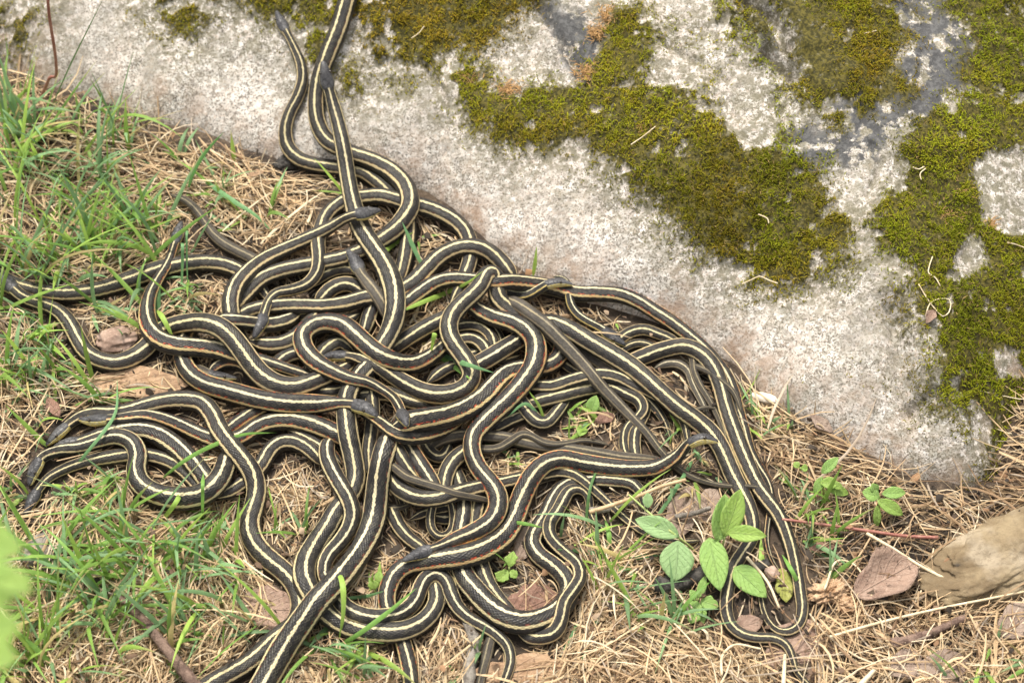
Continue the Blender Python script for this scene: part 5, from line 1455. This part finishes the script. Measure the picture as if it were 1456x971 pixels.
def lump(name, label, cat, px, py, rx, ry, rz, mat, rot=0.0, amp=0.2, seed=0, sink=0.3, n=40, freq=2.2):
    c = on_surface([px], [py])[0]
    u = np.linspace(0, 2 * np.pi, n * 2, endpoint=False); v = np.linspace(0.0, np.pi, n)
    Uu, Vv = np.meshgrid(u, v)
    D = np.stack([np.sin(Vv) * np.cos(Uu), np.sin(Vv) * np.sin(Uu), np.cos(Vv)], -1).reshape(-1, 3)
    D = np.sign(D) * np.abs(D) ** 0.85
    r = 1 + amp * (fbm(D[:, 0] * freq + seed, D[:, 1] * freq + D[:, 2] * freq * 1.3, seed, 4) + 0.5 * fbm(D[:, 2] * freq * 1.7 + seed, D[:, 0] * freq - D[:, 1] * freq, seed + 9, 4))
    V = D * r[:, None] * np.array([rx, ry, rz])
    ca, sa = math.cos(rot), math.sin(rot)
    V = np.stack([V[:, 0] * ca - V[:, 1] * sa, V[:, 0] * sa + V[:, 1] * ca, V[:, 2]], 1) + c + np.array([0, 0, rz * (1 - 2 * sink)])
    idx = np.arange(len(V)).reshape(n, n * 2)
    F = np.stack([idx[:-1, :], np.roll(idx, -1, 1)[:-1], np.roll(idx, -1, 1)[1:], idx[1:, :]], -1).reshape(-1, 4)
    o = mesh_obj(name, V, F[:, ::-1], mat); tag(o, label, cat)
    return o
lump('small_rock', 'low yellowish weathered rock at the right edge below the boulder', 'rock', 1442, 790, .078, .033, .017, YELLOW_ROCK, .42, .22, 5, .42, 110, 2.0)
lump('stone', 'pinkish stone in the grass inside the left snake bend', 'stone', 166, 486, .017, .012, .007, PEBBLE, .1, .25, 3, .3, 24)
lump('stone', 'grey stone in the lower left grass beside the blurred plant', 'stone', 58, 790, .011, .017, .008, BARK_GREY, .2, .25, 8, .3, 24)
lump('stone', 'dark lump of soil at the boulder foot left of the upright snake', 'stone', 405, 237, .010, .007, .007, BARK_BLACK, .2, .3, 9, .3, 20)
lump('rotten_wood', 'crumbling orange and white rotten wood beside the tail loop', 'wood', 1182, 842, .016, .009, .006, ROTTEN, .3, .5, 12, .25, 40, 5.0)
lump('rotten_wood', 'pale crumbled wood chunk left of the big curled leaf', 'wood', 1208, 862, .011, .007, .005, ROTTEN, .1, .5, 17, .25, 30, 5.0)
lump('shell_chip', 'smooth pale chip at the boulder foot right of the pile', 'chip', 1086, 569, .011, .0045, .004, CHIP, -.3, .12, 4, .1, 20)
lump('stone', 'small brown pebble between the tails', 'stone', 1071, 817, .0055, .007, .004, STEM_TAN, .4, .2, 6, .2, 18)
lump('stone', 'small grey pebble beside the olive withered leaf', 'stone', 1097, 818, .006, .006, .005, PEBBLE, .4, .2, 26, .2, 18)

# ---------------------------------------------------------------- dry orange tufts in the moss
def tuft(label, x, y, r, n=260, ch=(0.40, 0.235, 0.095)):
    th = rng.uniform(0, 2 * np.pi, n); rr = np.abs(rng.normal(0, r * 0.62, n))
    B = on_surface(x + np.cos(th) * rr, y + np.sin(th) * rr * 0.85, 0.001)
    az = rng.uniform(0, 2 * np.pi, n); L = rng.uniform(.003, .008, n); K = 5
    P = blade_curves(B, L, az, rng.uniform(.9, 1.5, n), rng.uniform(-.4, .9, n), K)
    W = rng.uniform(.0005, .0009, n)[:, None] * np.array([1, 1, .9, .7, .3])[None]
    S = np.stack([-np.sin(az), np.cos(az), 0 * az], 1)
    c = np.array(ch) * rng.uniform(.55, 1.35, n)[:, None] * np.array([1, 1, 1])
    tag(ribbons('dry_moss_tuft', P, W, S, c, MAT_STRAW), label, 'dry moss', 'dry orange tufts in the moss')
for lab, x, y, r in [('orange dry moss tuft at the top edge right of the ledge crack', 1196, 6, 21), ('orange dry moss tuft left of mid boulder, lower of the three', 834, 104, 19),
                     ('orange dry moss tuft near the thin crack, uppermost of the three', 866, 22, 15), ('orange dry moss tuft near the thin crack, middle of the three', 846, 48, 14),
                     ('rusty dry moss tuft beside the pale straw stub', 914, 178, 13), ('orange dry moss tuft on the right moss, upper of the pair', 1364, 272, 14),
                     ('orange dry moss tuft on the right moss, lower of the pair', 1352, 306, 15), ('small rusty tuft under the bare patch at the right edge', 1409, 320, 7),
                     ('rusty brown tuft on the left moss by the leaving snake', 488, 22, 12), ('brown dry tuft on the moss band at upper centre', 722, 128, 16),
                     ('faint rusty tuft at the start of the moss band', 668, 112, 13)]:
    tuft(lab, x, y, r, int(10 * r))

# ---------------------------------------------------------------- single grass blades one can pick out
def blade(label, pts, w, green=(0.24, 0.46, 0.12), over=True, lift=0.003):
    pts = [tuple(pts[0][:2]) + ((pts[0][2] if len(pts[0]) > 2 else 0) - 0.014,)] + list(pts[1:])
    C = line3(pts, lift, 16, over=over)
    K = len(C)
    W = (0.85 * w * MPP * np.interp(np.linspace(0, 1, K), [0, .2, .5, .8, 1], [.35, .85, 1, .6, .05]))[None]
    T = C[-1] - C[0]
    S = np.cross(T, np.array([0.05, -0.5, 0.85]))[None]
    o = ribbons('grass_blade', C[None], W, S, np.array([green]), MAT_GRASS, fold=.18)
    tag(o, label, 'grass blade', 'single grass blades over and beside the pile')
G1, G2, G3 = (0.24, 0.46, 0.10), (0.20, 0.40, 0.17), (0.40, 0.60, 0.12)
for row in [
 ('bright blade slanting up to the top fold of the S-bent snake', [(572, 442), (600, 430), (640, 414), (668, 400), (686, 386)], 9, G3),
 ('blade of the green tuft lying right across the S-bent snake', [(612, 498), (636, 508), (664, 518), (702, 530)], 10, G2),
 ('lower blade of the green tuft over the S-bent snake', [(608, 500), (632, 512), (652, 526), (670, 540)], 8, G1),
 ('short upright blade in the green tuft by the S-bent snake', [(612, 506), (614, 494), (618, 484)], 8, G3),
 ('long blade arching over the turning body at lower left', [(226, 684, .004), (262, 655, .006), (303, 633, .004), (344, 618, .003), (394, 615)], 7, G1),
 ('blade leaning over the cluster heads at left', [(93, 682), (118, 650), (144, 618), (162, 592), (167, 540, .01)], 6, G2),
 ('bright blade hanging down over the thickest body', [(478, 806), (488, 838), (487, 882), (481, 914)], 9, G3),
 ('long blade along the wave-shaped snake at bottom', [(468, 926), (507, 903), (548, 873), (592, 836)], 8, G1),
 ('thin blade between the thickest body and the bend below it', [(490, 850), (518, 848), (546, 840)], 6, G2),
 ('short blade across the raised-head snake at lower centre', [(722, 742), (745, 744), (772, 750)], 6, G1),
 ('dark blade curving down beside the lower right coils', [(851, 662), (838, 700), (834, 740), (843, 784)], 5, (0.12, 0.24, 0.08)),
 ('wide blade to the left from the lower right tuft', [(874, 800), (850, 790), (820, 782), (792, 781)], 10, G2),
 ('wide blade to the right from the lower right tuft', [(872, 800), (900, 793), (942, 789)], 8, G2),
 ('broad blade bending down from the lower right tuft', [(868, 790), (892, 808), (905, 830), (909, 850)], 12, G2),
 ('long yellow-green blade running down right of the tuft', [(858, 830), (890, 862), (915, 888), (932, 910)], 8, G3),
 ('grey-green blade pointing down below the lower right tuft', [(860, 850), (846, 890), (822, 952)], 7, G2),
 ('thin blade pointing down left of the tuft', [(830, 862), (815, 900), (797, 932)], 7, G2),
 ('upright blade in the lower right tuft', [(862, 800), (866, 775), (860, 735)], 8, G1),
 ('long thin blade from the raised head down to the leaves', [(995, 636, .002), (964, 690, .006), (937, 731, .004), (898, 784)], 7, G2),
 ('broad blade standing between the two tails', [(1085, 842), (1083, 800), (1082, 764)], 10, G3),
 ('blade leaning on the outer tail', [(1142, 842), (1128, 815), (1112, 788)], 7, G1),
 ('blade crossing down beside the top loop', [(602, 381), (588, 352), (572, 316)], 8, G2),
 ('short bright blade under the top loop', [(544, 360), (565, 344), (588, 330)], 9, G3),
 ('thin upright blade in front of the pile gap', [(776, 604), (768, 580), (752, 556)], 5, G3),
 ('blade arching left over the gap below mid pile', [(776, 604), (748, 574), (722, 592)], 6, G2),
 ('long thin stalk leaning up over the boulder at top left', [(66, 168, .0), (84, 128, .03), (104, 84, .06), (128, 36, .09), (150, -8, .11)], 3, (0.16, 0.26, 0.10)),
 ('tall blade above the tail tip at upper left', [(264, 280), (274, 248, .014), (290, 220, .026), (318, 188, .038)], 7, (0.14, 0.32, 0.09)),
 ('blade on the boulder foot above the arch', [(758, 392), (761, 372, .008), (763, 350, .016)], 7, G3),
 ('long blade across the left grass over the tail tip', [(282, 250, .01), (330, 285, .014), (370, 312, .010), (392, 336)], 9, G2),
 ('upright pair blade crossing the left runner, nearer the head', [(258, 420), (259, 385, .008), (258, 345, .016)], 6, G2),
 ('upright pair blade crossing the left runner, further from the head', [(267, 420), (266, 380, .008), (268, 330, .016)], 4, G2),
 ('broad blade against the upright neck in the left grass', [(222, 475), (224, 440), (228, 408)], 14, G2),
 ('bright blade crossing the bend of the upright neck', [(246, 480), (236, 460), (222, 440)], 9, G3),
 ('blade standing before the cluster at lower left', [(288, 748), (288, 715), (289, 672)], 6, G1),
 ('wide blade below the low S at left', [(226, 745), (246, 720), (262, 690)], 8, G3),
 ('long bright blade in the bottom left grass', [(280, 745), (310, 765), (345, 790)], 9, G3),
 ('big bright blade fanning left in the lower grass', [(345, 800), (310, 805), (270, 830)], 10, G3),
 ('dark upright blade in the lower left tuft', [(325, 892), (334, 850), (342, 795)], 8, (0.14, 0.32, 0.09)),
]:
    blade(*row)
